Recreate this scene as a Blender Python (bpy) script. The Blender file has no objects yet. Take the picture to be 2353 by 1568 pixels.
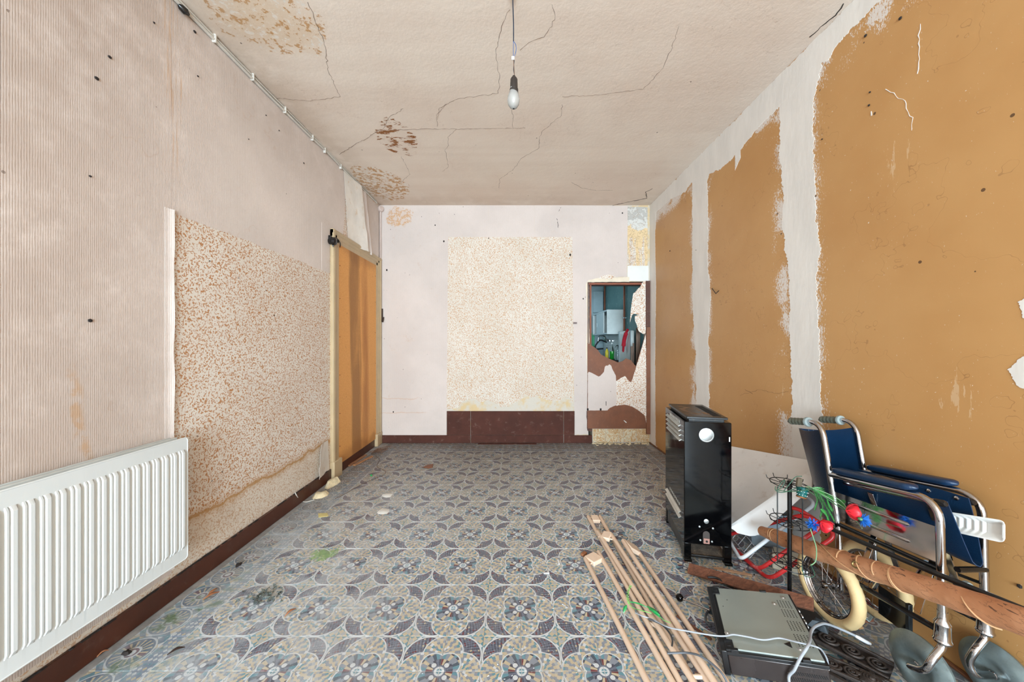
import bpy, math, random
from mathutils import Vector, Matrix, Euler, noise as mnoise
random.seed(7)
PI = math.pi
SC = bpy.context.scene
COL = SC.collection

# ------------------------------------------------------------------ camera, world, lights, exposure
FPX, CX, CY, CH = 800.0, 1180.0, 787.0, 1.2          # focal length and vanishing point in pixels, lens height
cam_d = bpy.data.cameras.new('camera')
cam = bpy.data.objects.new('camera', cam_d)
COL.objects.link(cam)
cam.location = (0, 0, CH)
cam.rotation_euler = (PI / 2, 0, 0)
cam_d.sensor_width = 36
cam_d.lens = FPX / 2353 * 36
cam_d.shift_x = -(CX - 1176.5) / 2353
cam_d.shift_y = (CY - 784) / 2353
cam_d.clip_start = 0.02
SC.camera = cam

SC.view_settings.view_transform = 'Standard'
SC.view_settings.look = 'None'
SC.view_settings.gamma = 1.0
SC.view_settings.use_curve_mapping = False
SC.view_settings.exposure = 0.17

world = bpy.data.worlds.new('overcast_sky')
SC.world = world
world.use_nodes = True
bg = world.node_tree.nodes['Background']
bg.inputs['Color'].default_value = (0.80, 0.90, 1.0, 1)
bg.inputs['Strength'].default_value = 1.0


def area(name, loc, rot, sx, sy, power, col):
    d = bpy.data.lights.new(name, 'AREA')
    d.shape = 'RECTANGLE'
    d.size, d.size_y, d.energy, d.color = sx, sy, power, col
    o = bpy.data.objects.new(name, d)
    o.location, o.rotation_euler = loc, rot
    COL.objects.link(o)
    return o


# daylight through the wide street windows behind the photographer, and the window of the kitchen beyond
area('window_daylight', (0.0, -4.45, 1.40), (PI / 2 + math.radians(6), 0, 0), 3.0, 2.3, 690, (0.69, 0.87, 1.0))
area('kitchen_daylight', (0.62, 5.6, 1.7), (PI / 2, 0, -PI / 2), 1.3, 1.0, 5.5, (0.80, 0.92, 1.0))

XL, XR, YB, ZC, YF = -1.6, 1.626, 4.156, 2.836, -4.2   # the room


# pixel of the photograph -> point on a known surface or at a known depth
def at(px, py, Y):
    return Vector(((px - CX) / FPX * Y, Y, CH - (py - CY) / FPX * Y))
def fl(px, py, z=0.0):
    return at(px, py, (CH - z) * FPX / (py - CY))
def cl(px, py):
    return at(px, py, (ZC - CH) * FPX / (CY - py))
def wl(px, py, x=XL):
    return at(px, py, x * FPX / (px - CX))
def wr(px, py, x=XR):
    return at(px, py, x * FPX / (px - CX))
def bk(px, py, y=YB):
    return at(px, py, y)


# ------------------------------------------------------------------ mesh builder
class MB:
    def __init__(s):
        s.v, s.f, s.uv, s.mi = [], [], {}, {}

    def add(s, vs, fs, m=0):
        b = len(s.v)
        s.v += [Vector(p) for p in vs]
        for f in fs:
            if m:
                s.mi[len(s.f)] = m
            s.f.append([i + b for i in f])
        return s

    def box(s, a, b, M=None, m=0):
        x0, y0, z0 = a
        x1, y1, z1 = b
        vs = [Vector(p) for p in ((x0, y0, z0), (x1, y0, z0), (x1, y1, z0), (x0, y1, z0),
                                  (x0, y0, z1), (x1, y0, z1), (x1, y1, z1), (x0, y1, z1))]
        if M is not None:
            vs = [M @ p for p in vs]
        return s.add(vs, [(0, 3, 2, 1), (4, 5, 6, 7), (0, 1, 5, 4), (1, 2, 6, 5), (2, 3, 7, 6), (3, 0, 4, 7)], m)

    def bar(s, p, q, w, h, up=(0, 0, 1), m=0):
        p, q = Vector(p), Vector(q)
        d = (q - p).normalized()
        sd = d.cross(Vector(up))
        if sd.length < 1e-5:
            sd = d.cross(Vector((0, 1, 0)))
        sd.normalize()
        u = sd.cross(d).normalized()
        vs = []
        for e in (p, q):
            for a, b in ((-1, -1), (1, -1), (1, 1), (-1, 1)):
                vs.append(e + sd * a * w / 2 + u * b * h / 2)
        return s.add(vs, [(0, 1, 2, 3), (7, 6, 5, 4), (0, 4, 5, 1), (1, 5, 6, 2), (2, 6, 7, 3), (3, 7, 4, 0)], m)

    def tube(s, path, r, n=10, closed=False, caps=True, m=0):
        P = [Vector(p) for p in path]
        k = len(P)
        R = r if isinstance(r, (list, tuple)) else [r] * k
        T = []
        for i in range(k):
            a = P[(i - 1) % k] if (closed or i > 0) else P[i]
            b = P[(i + 1) % k] if (closed or i < k - 1) else P[i]
            t = b - a
            T.append(t.normalized() if t.length > 1e-9 else Vector((0, 0, 1)))
        u = T[0].orthogonal().normalized()
        vs = []
        for i in range(k):
            u = (u - T[i] * u.dot(T[i]))
            if u.length < 1e-6:
                u = T[i].orthogonal()
            u.normalize()
            w = T[i].cross(u)
            for j in range(n):
                a = 2 * PI * j / n
                vs.append(P[i] + (u * math.cos(a) + w * math.sin(a)) * R[i])
        fs = []
        for i in range(k if closed else k - 1):
            i2 = (i + 1) % k
            for j in range(n):
                j2 = (j + 1) % n
                fs.append((i * n + j, i * n + j2, i2 * n + j2, i2 * n + j))
        if caps and not closed:
            fs.append(tuple(reversed(range(n))))
            fs.append(tuple(range((k - 1) * n, k * n)))
        return s.add(vs, fs, m)

    def lathe(s, prof, o=(0, 0, 0), d=(0, 0, 1), n=24, m=0):
        """prof: (radius, distance along d)"""
        o, d = Vector(o), Vector(d).normalized()
        u = d.orthogonal().normalized()
        w = d.cross(u)
        vs, fs = [], []
        for r, h in prof:
            for j in range(n):
                a = 2 * PI * j / n
                vs.append(o + d * h + (u * math.cos(a) + w * math.sin(a)) * max(r, 1e-5))
        k = len(prof)
        for i in range(k - 1):
            for j in range(n):
                j2 = (j + 1) % n
                fs.append((i * n + j, i * n + j2, (i + 1) * n + j2, (i + 1) * n + j))
        fs.append(tuple(reversed(range(n))))
        fs.append(tuple(range((k - 1) * n, k * n)))
        return s.add(vs, fs, m)

    def ball(s, c, r, n=10, m=0):
        c = Vector(c)
        rx, ry, rz = r if isinstance(r, (tuple, list)) else (r, r, r)
        vs, fs = [c + Vector((0, 0, -rz))], []
        k = max(3, n // 2)
        for i in range(1, k):
            t = -PI / 2 + PI * i / k
            for j in range(n):
                a = 2 * PI * j / n
                vs.append(c + Vector((rx * math.cos(t) * math.cos(a), ry * math.cos(t) * math.sin(a), rz * math.sin(t))))
        vs.append(c + Vector((0, 0, rz)))
        for j in range(n):
            fs.append((0, 1 + (j + 1) % n, 1 + j))
            fs.append((len(vs) - 1, 1 + (k - 2) * n + j, 1 + (k - 2) * n + (j + 1) % n))
        for i in range(k - 2):
            for j in range(n):
                j2 = (j + 1) % n
                fs.append((1 + i * n + j, 1 + i * n + j2, 1 + (i + 1) * n + j2, 1 + (i + 1) * n + j))
        return s.add(vs, fs, m)

    def prism(s, pts, off, m=0):
        """polygon of 3D points pushed along off (a vector)"""
        P = [Vector(p) for p in pts]
        off = Vector(off)
        nrm = Vector((0, 0, 0))
        for i in range(len(P)):
            nrm += P[i].cross(P[(i + 1) % len(P)])
        if nrm.dot(off) < 0:
            P.reverse()
        n = len(P)
        fs = [tuple(reversed(range(n))), tuple(range(n, 2 * n))]
        fs += [(i, (i + 1) % n, n + (i + 1) % n, n + i) for i in range(n)]
        return s.add(P + [p + off for p in P], fs, m)

    def sheet(s, fn, nu, nv, th, m=0):
        """a thin curved sheet with real thickness; fn(u, v) -> point"""
        G = [[Vector(fn(i / nu, j / nv)) for j in range(nv + 1)] for i in range(nu + 1)]
        N = []
        for i in range(nu + 1):
            for j in range(nv + 1):
                a = G[min(i + 1, nu)][j] - G[max(i - 1, 0)][j]
                b = G[i][min(j + 1, nv)] - G[i][max(j - 1, 0)]
                c = a.cross(b)
                N.append(c.normalized() if c.length > 1e-12 else Vector((0, 0, 1)))
        w = nv + 1
        flat = [G[i][j] for i in range(nu + 1) for j in range(w)]
        k = len(flat)
        vs = [p + n * th / 2 for p, n in zip(flat, N)] + [p - n * th / 2 for p, n in zip(flat, N)]
        fs = []
        for i in range(nu):
            for j in range(nv):
                a, b, c, d = i * w + j, (i + 1) * w + j, (i + 1) * w + j + 1, i * w + j + 1
                fs += [(a, b, c, d), (k + d, k + c, k + b, k + a)]
        rim = [i * w for i in range(nu + 1)] + [nu * w + j for j in range(1, w)] + \
              [i * w + nv for i in range(nu - 1, -1, -1)] + [j for j in range(nv - 1, 0, -1)]
        for a, b in zip(rim, rim[1:] + rim[:1]):
            fs.append((b, a, k + a, k + b))
        return s.add(vs, fs, m)

    def build(s, name, mat, parent=None, smooth=35, bevel=0.0, origin=None, kind=None, label=None, bseg=2):
        """ONE mesh object. Coordinates are world coordinates unless parent carries 'local'."""
        vs = s.v
        o_at = Vector((0, 0, 0))
        if parent is not None:
            if not parent.get('_local'):
                off = parent['_org']
                vs = [p - Vector(off) for p in vs]
        else:
            if origin is None:
                xs = [p.x for p in vs]; ys = [p.y for p in vs]; zs = [p.z for p in vs]
                origin = ((min(xs) + max(xs)) / 2, (min(ys) + max(ys)) / 2, min(zs))
            o_at = Vector(origin)
            vs = [p - o_at for p in vs]
        me = bpy.data.meshes.new(name)
        me.from_pydata([tuple(p) for p in vs], [], s.f)
        mats = mat if isinstance(mat, (list, tuple)) else [mat]
        for m in mats:
            me.materials.append(m)
        for i, k in s.mi.items():
            me.polygons[i].material_index = k
        me.validate()
        me.update()
        if smooth:
            me.polygons.foreach_set('use_smooth', [True] * len(me.polygons))
            me.set_sharp_from_angle(angle=math.radians(smooth))
        o = bpy.data.objects.new(name, me)
        COL.objects.link(o)
        if parent is not None:
            o.parent = parent
            o['_org'] = list(parent['_org'])
            if parent.get('_local'):
                o['_local'] = 1
        else:
            o.location = o_at
            o['_org'] = list(o_at)
        if bevel:
            b = o.modifiers.new('bevel', 'BEVEL')
            b.width, b.segments, b.limit_method, b.angle_limit = bevel, bseg, 'ANGLE', math.radians(40)
        if kind:
            o['kind'] = kind
        if label:
            o['label'] = label
        return o


def tag(o, label, cat, group=None):
    o['label'], o['category'] = label, cat
    if group:
        o['group'] = group
    return o


def thing(name, label, cat, loc=(0, 0, 0), M=None, group=None):
    """an Empty at the thing's base; parts are given in world coordinates, or in its own axes when M is given"""
    o = bpy.data.objects.new(name, None)
    o.empty_display_size = 0.05
    COL.objects.link(o)
    if M is not None:
        o.matrix_world = M
        o['_local'] = 1
        o['_org'] = [0, 0, 0]
    else:
        o.location = loc
        o['_org'] = list(loc)
    return tag(o, label, cat, group)


def struct(mb, name, mat, **k):
    o = mb.build(name, mat, None, kind='structure', **k)
    return o


def bend(pts, r, seg=6, closed=False):
    """polyline with rounded corners"""
    P = [Vector(p) for p in pts]
    n = len(P)
    out = []
    for i in range(n):
        if not closed and i in (0, n - 1):
            out.append(P[i])
            continue
        a, b, c = P[(i - 1) % n], P[i], P[(i + 1) % n]
        d1, d2 = (a - b), (c - b)
        t = min(r, d1.length * 0.49, d2.length * 0.49)
        p, q = b + d1.normalized() * t, b + d2.normalized() * t
        for k in range(seg + 1):
            u = k / seg
            out.append(p * (1 - u) ** 2 + b * 2 * u * (1 - u) + q * u * u)
    return out


def spline(pts, k=8):
    """Catmull-Rom through points"""
    P = [Vector(p) for p in pts]
    out = []
    for i in range(len(P) - 1):
        p0, p1, p2, p3 = P[max(i - 1, 0)], P[i], P[i + 1], P[min(i + 2, len(P) - 1)]
        for j in range(k):
            t = j / k
            out.append(0.5 * ((2 * p1) + (p2 - p0) * t + (2 * p0 - 5 * p1 + 4 * p2 - p3) * t * t + (3 * p1 - p0 - 3 * p2 + p3) * t ** 3))
    out.append(P[-1])
    return out


def ragged(pts, amp, step, seed=0, closed=False):
    """2D polyline subdivided and torn: returns list of (a, b)"""
    rnd = random.Random(seed)
    P = [Vector((p[0], p[1], 0)) for p in pts]
    if closed:
        P.append(P[0])
    out = []
    for a, b in zip(P, P[1:]):
        d = b - a
        n = max(1, int(d.length / step))
        nr = Vector((-d.y, d.x, 0)).normalized() if d.length else Vector((0, 0, 0))
        for i in range(n):
            t = i / n
            p = a + d * t
            q = mnoise.noise(p * 14 + Vector((seed, 0, 0))) + 0.6 * mnoise.noise(p * 45 + Vector((seed, 5, 0))) + 0.35 * rnd.uniform(-1, 1)
            out.append(tuple((p + nr * q * amp)[:2]) if (i or closed) else tuple(p[:2]))
    if not closed:
        out.append(tuple(P[-1][:2]))
    return out


# ------------------------------------------------------------------ materials
def c(r, g, b):
    def f(x):
        x /= 255.0
        return x / 12.92 if x <= 0.04045 else ((x + 0.055) / 1.055) ** 2.4
    return (f(r), f(g), f(b), 1.0)


class S:
    """a node socket that can be calculated with"""
    def __init__(s, nt, k):
        s.nt, s.k = nt, k
    def _m(s, op, *a):
        n = s.nt.nodes.new('ShaderNodeMath')
        n.operation = op
        for i, x in enumerate((s,) + a):
            if isinstance(x, S):
                s.nt.links.new(x.k, n.inputs[i])
            else:
                n.inputs[i].default_value = x
        return S(s.nt, n.outputs[0])
    def const(s, x):
        n = s.nt.nodes.new('ShaderNodeValue')
        n.outputs[0].default_value = x
        return S(s.nt, n.outputs[0])
    def __add__(s, o): return s._m('ADD', o)
    def __radd__(s, o): return s._m('ADD', o)
    def __sub__(s, o): return s._m('SUBTRACT', o)
    def __rsub__(s, o): return s.const(o)._m('SUBTRACT', s)
    def __mul__(s, o): return s._m('MULTIPLY', o)
    def __rmul__(s, o): return s._m('MULTIPLY', o)
    def __truediv__(s, o): return s._m('DIVIDE', o)
    def lt(s, o): return s._m('LESS_THAN', o)
    def gt(s, o): return s._m('GREATER_THAN', o)
    def abs(s): return s._m('ABSOLUTE')
    def floor(s): return s._m('FLOOR')
    def frac(s): return s._m('FRACT')
    def sqrt(s): return s._m('SQRT')
    def sin(s): return s._m('SINE')
    def min(s, o): return s._m('MINIMUM', o)
    def max(s, o): return s._m('MAXIMUM', o)
    def atan2(s, o): return s._m('ARCTAN2', o)
    def clamp(s):
        r = s._m('ADD', 0.0)
        r.k.node.use_clamp = True
        return r
    def ss(s, a, b):
        """smooth step from a to b"""
        n = s.nt.nodes.new('ShaderNodeMapRange')
        n.interpolation_type = 'SMOOTHSTEP'
        s.nt.links.new(s.k, n.inputs[0])
        n.inputs[1].default_value, n.inputs[2].default_value = a, b
        return S(s.nt, n.outputs[0])


class Mat:
    def __init__(s, name, rough=0.5, metal=0.0, spec=0.5):
        s.m = bpy.data.materials.new(name)
        s.m.use_nodes = True
        s.nt = s.m.node_tree
        s.b = s.nt.nodes['Principled BSDF']
        s.b.inputs['Roughness'].default_value = rough
        s.b.inputs['Metallic'].default_value = metal
        s.b.inputs['Specular IOR Level'].default_value = spec
    def pos(s, kind='world'):
        if kind == 'world':
            return s.nt.nodes.new('ShaderNodeNewGeometry').outputs['Position']
        t = s.nt.nodes.new('ShaderNodeTexCoord')
        return t.outputs['Object' if kind == 'object' else 'UV']
    def xyz(s, vec):
        n = s.nt.nodes.new('ShaderNodeSeparateXYZ')
        s.nt.links.new(vec, n.inputs[0])
        return [S(s.nt, o) for o in n.outputs]
    def vec(s, x, y, z=0.0):
        n = s.nt.nodes.new('ShaderNodeCombineXYZ')
        for i, q in enumerate((x, y, z)):
            if isinstance(q, S):
                s.nt.links.new(q.k, n.inputs[i])
            else:
                n.inputs[i].default_value = q
        return n.outputs[0]
    def scale(s, vec, sc):
        n = s.nt.nodes.new('ShaderNodeVectorMath')
        n.operation = 'MULTIPLY'
        s.nt.links.new(vec, n.inputs[0])
        n.inputs[1].default_value = sc
        return n.outputs[0]
    def noise(s, vec, scale, detail=2.0, rough=0.5, dist=0.0):
        n = s.nt.nodes.new('ShaderNodeTexNoise')
        s.nt.links.new(vec, n.inputs['Vector'])
        n.inputs['Scale'].default_value, n.inputs['Detail'].default_value = scale, detail
        n.inputs['Roughness'].default_value, n.inputs['Distortion'].default_value = rough, dist
        return S(s.nt, n.outputs[0])
    def white(s, vec):
        n = s.nt.nodes.new('ShaderNodeTexWhiteNoise')
        n.noise_dimensions = '3D'
        s.nt.links.new(vec, n.inputs['Vector'])
        return S(s.nt, n.outputs['Value'])
    def voro(s, vec, scale, feature='F1', rnd=1.0):
        n = s.nt.nodes.new('ShaderNodeTexVoronoi')
        n.feature = feature
        s.nt.links.new(vec, n.inputs['Vector'])
        n.inputs['Scale'].default_value = scale
        n.inputs['Randomness'].default_value = rnd
        return S(s.nt, n.outputs['Distance'])
    def mix(s, f, a, b):
        n = s.nt.nodes.new('ShaderNodeMix')
        n.data_type = 'RGBA'
        n.clamp_factor = True
        for k, x in ((0, f), (6, a), (7, b)):
            if isinstance(x, S):
                s.nt.links.new(x.k, n.inputs[k])
            else:
                n.inputs[k].default_value = x
        return S(s.nt, n.outputs[2])
    def pick(s, f, cols):
        """random value 0..1 -> one of the colours: cols = [(start, colour)]"""
        n = s.nt.nodes.new('ShaderNodeValToRGB')
        r = n.color_ramp
        r.interpolation = 'CONSTANT'
        while len(r.elements) < len(cols):
            r.elements.new(0.5)
        for e, (p, k) in zip(r.elements, cols):
            e.position = p
        for e, (p, k) in zip(r.elements, cols):
            e.color = k
        s.nt.links.new(f.k, n.inputs[0])
        return S(s.nt, n.outputs[0])
    def col(s, x):
        if isinstance(x, S):
            s.nt.links.new(x.k, s.b.inputs['Base Color'])
        else:
            s.b.inputs['Base Color'].default_value = x
        return s
    def rough(s, x):
        s.nt.links.new(x.k, s.b.inputs['Roughness'])
        return s
    def bump(s, h, dist=0.002, strength=1.0):
        n = s.nt.nodes.new('ShaderNodeBump')
        n.inputs['Distance'].default_value = dist
        n.inputs['Strength'].default_value = strength
        s.nt.links.new(h.k, n.inputs['Height'])
        s.nt.links.new(n.outputs[0], s.b.inputs['Normal'])
        return s


def plain(name, col, rough=0.5, metal=0.0, var=0.12, vs=9, bump=0.0, bs=60, spec=0.5, dirt=None, dirt_amt=0.5, stretch=(1, 1, 1)):
    """paint, metal, plastic or cloth with mottling, optional wear and relief"""
    k = Mat(name, rough, metal, spec)
    p = k.scale(k.pos('object'), stretch)
    n = k.noise(p, vs, 4, 0.6)
    lo = tuple(max(0, x * (1 - var)) for x in col[:3]) + (1,)
    hi = tuple(min(1, x * (1 + var)) for x in col[:3]) + (1,)
    q = k.mix(n.ss(0.3, 0.7), lo, hi)
    if dirt:
        d = k.noise(p, vs * 3.1, 6, 0.7)
        q = k.mix(d.ss(0.55, 0.72) * dirt_amt, q, dirt)
    k.col(q)
    k.rough((n * 0.2 + (rough - 0.1)).clamp())
    if bump:
        k.bump(k.noise(p, bs, 3), bump)
    return k.m


def wood(name, a, b, rough=0.55, axis=0, sc=14):
    k = Mat(name, rough)
    st = [9, 9, 9]
    st[axis] = 0.7
    p = k.scale(k.pos('object'), st)
    n = k.noise(p, sc, 5, 0.65, 0.6)
    k.col(k.mix(n.ss(0.3, 0.7), a, b))
    k.bump(n, 0.0008)
    return k.m


# ------------------------------------------------------------------ floor: patterned cement tiles
T = 0.1508                                   # tile side
FX0, FY0 = 0.0297, 1.269                     # one flower centre

DUST = c(170, 164, 158)


def floor_dirt_haze(k, col):
    """dust film, moss, stains and painted window haze over the pattern, in room coordinates"""
    pw = k.pos('world')
    X, Y, Z = k.xyz(pw)
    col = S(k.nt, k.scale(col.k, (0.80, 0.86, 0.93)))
    n1 = k.noise(pw, 2.3, 5, 0.65)
    n2 = k.noise(pw, 9, 4, 0.7)
    film = n1.ss(0.42, 0.8) * 0.36 + 0.04
    col = k.mix(film, col, DUST)
    # trodden dirt along the left and far walls
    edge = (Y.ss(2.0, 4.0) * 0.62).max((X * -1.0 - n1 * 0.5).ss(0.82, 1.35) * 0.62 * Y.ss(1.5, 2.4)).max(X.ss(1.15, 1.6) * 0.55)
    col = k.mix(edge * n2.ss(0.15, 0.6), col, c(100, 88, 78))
    light = (n2.ss(0.30, 0.70) * 0.75 + n1.ss(0.4, 0.6) * 0.2) * (X * -1.0).ss(0.1, 1.1) * (3.4 - Y).ss(0.0, 1.4) * 0.58  # bluish window haze painted over the near left tiles, mixed with pale dust
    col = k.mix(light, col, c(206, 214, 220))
    moss = (n2.ss(0.5, 0.68)) * (X * -1.0).ss(1.18, 1.45) * (2.1 - Y).ss(0.1, 0.5) * 0.85
    col = k.mix(moss, col, c(86, 110, 70))
    ex, ey = X + 1.075, Y - 1.98
    spot = (ex * ex + ey * ey + (n2 - 0.5) * 0.02).sqrt().lt(0.075) * n2.ss(0.4, 0.55) * 0.75
    col = k.mix(spot, col, c(128, 168, 92))
    sp = k.noise(pw, 140, 2, 0.5)
    col = k.mix(sp.gt(0.71) * 0.7, col, c(225, 225, 222))
    col = k.mix(sp.lt(0.265) * 0.6, col, c(50, 44, 40))
    return col, film, edge


def tile_main():
    k = Mat('cement_tile_rosette')
    U, V, _ = k.xyz(k.pos('uv'))
    white, cream = c(226, 224, 220), c(212, 190, 154)
    grey, mid, teal = c(146, 150, 158), c(184, 182, 178), c(104, 150, 160)
    dark, red, blue = c(72, 72, 86), c(116, 46, 52), c(108, 114, 130)

    def polar(cx, cy):
        dx, dy = U - cx, V - cy
        r = (dx * dx + dy * dy).sqrt()
        return r, dy.atan2(dx)

    def cells(r, a, dr, n0, n1, seed):
        """a ring mosaic: ring, tessera, a random value and the chequer parity"""
        i = (r / dr).floor()
        n = (i * n1 + n0).floor() * 2.0
        j = ((a / (2 * PI) + 0.5) * n + 0.25).floor()
        return k.white(k.vec(i + 0.5, j + 0.5, seed)), ((i + j) * 0.5).frac().gt(0.25)

    s_, d_ = (U + V) * 6.5, (U - V) * 6.5
    chk = ((s_.floor() + d_.floor()) * 0.5).frac().gt(0.25)
    hs = k.white(k.vec(s_.floor() + 0.5, d_.floor() + 0.5, 9.0))
    col = k.mix(chk, k.pick(hs, [(0, teal), (0.75, mid)]), k.pick(hs, [(0, cream), (0.6, white)]))
    # leaf on the diagonal inside a broad white outline
    r0, a0 = polar(0.414, 0.414)
    h0, p0 = cells(r0, a0, 0.050, 5.0, 2.9, 3.0)
    leafc = k.mix(p0, k.pick(h0, [(0, dark), (0.55, c(92, 92, 104)), (0.86, red)]), k.pick(h0, [(0, blue), (0.5, c(134, 136, 146)), (0.90, cream)]))
    col = k.mix(r0.lt(0.592), col, white)
    col = k.mix(r0.lt(0.552), col, c(84, 78, 92))
    col = k.mix(r0.lt(0.536), col, leafc)
    # four lobes on the axes
    r1, a1 = polar(0.5, 0.0)
    r2, a2 = polar(0.0, 0.5)
    first = r1.lt(r2)
    pa = [(0, cream), (0.72, c(218, 198, 166)), (0.86, white)]
    pb = [(0, grey), (0.45, mid), (0.70, teal), (0.86, white)]
    h1, p1 = cells(r1, a1, 0.074, 7.0, 1.5, 1.0)
    h2, p2 = cells(r2, a2, 0.074, 7.0, 1.5, 2.0)
    lob = k.mix(first, k.mix(p2, k.pick(h2, pa), k.pick(h2, pb)), k.mix(p1, k.pick(h1, pa), k.pick(h1, pb)))
    rl = r1.min(r2)
    col = k.mix(rl.lt(0.522), col, white)
    col = k.mix(rl.lt(0.492), col, lob)
    rc, ac = polar(0.0, 0.0)
    # inner quatrefoil
    r3, a3 = polar(0.185, 0.185)
    col = k.mix(r3.lt(0.322), col, white)
    w, pw_ = cells(rc, ac, 0.165, 10.0, 3.0, 5.0)
    wed = k.mix(pw_, k.pick(w, [(0, dark), (0.38, c(74, 88, 100)), (0.64, red), (0.82, grey)]), k.pick(w, [(0, teal), (0.42, cream), (0.72, grey), (0.9, blue)]))
    col = k.mix(r3.lt(0.292), col, wed)
    pe, _a = polar(0.155, 0.155)
    col = k.mix(pe.lt(0.062), col, white)
    col = k.mix(rc.lt(0.165), col, blue)
    col = k.mix(rc.lt(0.125), col, white)
    col = k.mix(rc.lt(0.07), col, teal)
    col = k.mix(U.min(V).lt(0.012) * rc.lt(0.07), col, white)
    col, film, edge = floor_dirt_haze(k, col)
    k.col(col)
    k.rough((film * 0.5 + edge * 0.5 + 0.24).clamp())
    return k.m


def tile_wheel():
    k = Mat('cement_tile_wheel')
    U, V, _ = k.xyz(k.pos('uv'))
    white, cream = c(206, 204, 200), c(204, 182, 146)
    dx, dy = U - 0.5, V - 0.5
    r = (dx * dx + dy * dy).sqrt()
    a = dy.atan2(dx)
    s_, d_ = (U + V) * 6.0, (U - V) * 6.0
    h = k.white(k.vec(s_.floor() + 0.5, d_.floor() + 0.5, 4.0))
    col = k.pick(h, [(0, c(120, 132, 142)), (0.4, cream), (0.65, c(104, 140, 148)), (0.85, white)])
    col = k.mix(r.lt(0.47), col, white)
    spoke = (a / (2 * PI) * 16.0).frac().lt(0.34)
    ring = k.mix(spoke, k.mix(k.white(k.vec((a / (2 * PI) * 16.0).floor() + 0.5, 0.5, 1.0)).gt(0.8), c(96, 112, 126), c(104, 56, 66)), cream)
    col = k.mix(r.lt(0.435), col, c(96, 108, 122))
    col = k.mix(r.lt(0.39), col, ring)
    col = k.mix(r.lt(0.19), col, white)
    col = k.mix(r.lt(0.14), col, c(104, 60, 70))
    col = k.mix(r.lt(0.085), col, white)
    col, film, edge = floor_dirt_haze(k, col)
    k.col(col)
    k.rough((film * 0.5 + edge * 0.5 + 0.24).clamp())
    return k.m


def tile_strip():
    k = Mat('cement_tile_checked_strip')
    U, V, _ = k.xyz(k.pos('uv'))
    u5, v5 = U * 4.0, V * 8.0
    f1, f2 = u5.frac() - 0.5, v5.frac() - 0.5
    dia = f1.abs() + f2.abs()
    h = k.white(k.vec(u5.floor() + 0.5, v5.floor() + 0.5, 2.0))
    col = k.mix(dia.lt(0.42), c(128, 138, 152), k.pick(h, [(0, c(208, 206, 200)), (0.5, c(104, 140, 150)), (0.8, c(200, 178, 142))]))
    col = k.mix((U - 0.5).abs().gt(0.44), col, c(206, 204, 200))
    col, film, edge = floor_dirt_haze(k, col)
    k.col(col)
    k.rough((film * 0.5 + edge * 0.5 + 0.24).clamp())
    return k.m


M_TILE, M_WHEEL, M_STRIP = tile_main(), tile_wheel(), tile_strip()
M_GROUT = plain('floor_grout', c(150, 146, 142), 0.9, var=0.2, vs=20)

fb = MB().box((XL - 0.15, YF - 0.15, -0.12), (XR + 0.15, YB + 0.15, -0.0012))
floor = struct(fb, 'floor', M_GROUT, smooth=0)


def tile_mesh(name, w, h, mat):
    g, bv = 0.0004, 0.0011
    me = bpy.data.meshes.new(name)
    x0, x1, y0, y1 = g, w - g, g, h - g
    vs = [(x0, y0, -0.006), (x1, y0, -0.006), (x1, y1, -0.006), (x0, y1, -0.006),
          (x0, y0, -bv), (x1, y0, -bv), (x1, y1, -bv), (x0, y1, -bv),
          (x0 + bv, y0 + bv, 0), (x1 - bv, y0 + bv, 0), (x1 - bv, y1 - bv, 0), (x0 + bv, y1 - bv, 0)]
    fs = [(8, 9, 10, 11)]
    for i in range(4):
        j = (i + 1) % 4
        fs += [(4 + i, 4 + j, 8 + j, 8 + i), (i, j, 4 + j, 4 + i)]
    vs = [(p[0] - w / 2, p[1] - h / 2, p[2]) for p in vs]
    me.from_pydata(vs, [], fs)
    uv = me.uv_layers.new(name='UVMap')
    for lp in me.loops:
        p = vs[lp.vertex_index]
        uv.data[lp.index].uv = ((p[0] + w / 2) / w, (p[1] + h / 2) / h)
    me.materials.append(mat)
    me.update()
    return me


ME_MAIN = tile_mesh('tile', T, T, M_TILE)
ME_WHEEL = tile_mesh('tile', T, T, M_WHEEL)
SW = 0.0716
ME_STRIP = tile_mesh('tile', SW, T, M_STRIP)

tiles = []                                   # (mesh, centre x, centre y, rotation)
X0, X1 = FX0 - 9 * T, FX0 + 9 * T            # field of rosettes
Y1 = FY0 + 17 * T
for i in range(18):
    for j in range(-28, 17):
        # corner of this tile where its flower sits (even grid nodes)
        ci, cj = i - 9, j
        fx = 0 if ci % 2 == 0 else 1
        fy = 0 if cj % 2 == 0 else 1
        rot = {(0, 0): 0, (1, 0): PI / 2, (1, 1): PI, (0, 1): -PI / 2}[(fx, fy)]
        tiles.append((ME_MAIN, FX0 + (ci + 0.5) * T, FY0 + (cj + 0.5) * T, rot))
for j in range(-28, 17):
    y = FY0 + (j + 0.5) * T
    tiles.append((ME_STRIP, X0 - SW / 2, y, 0))
    tiles.append((ME_WHEEL, X0 - SW - T / 2, y, 0))
    tiles.append((ME_STRIP, X1 + SW / 2, y, 0))
    tiles.append((ME_WHEEL, X1 + SW + T / 2, y, 0))
for i in range(20):
    x = FX0 + (i - 9.5) * T
    tiles.append((ME_STRIP, x, Y1 + SW / 2, PI / 2))
    tiles.append((ME_WHEEL, x, Y1 + SW + T / 2, 0))
    tiles.append((ME_WHEEL, x, Y1 + SW + T * 1.5, 0))


def in_view(x, y):
    return y > 1.05 and abs((x + 0) / max(y, 0.01)) < 1.55


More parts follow.
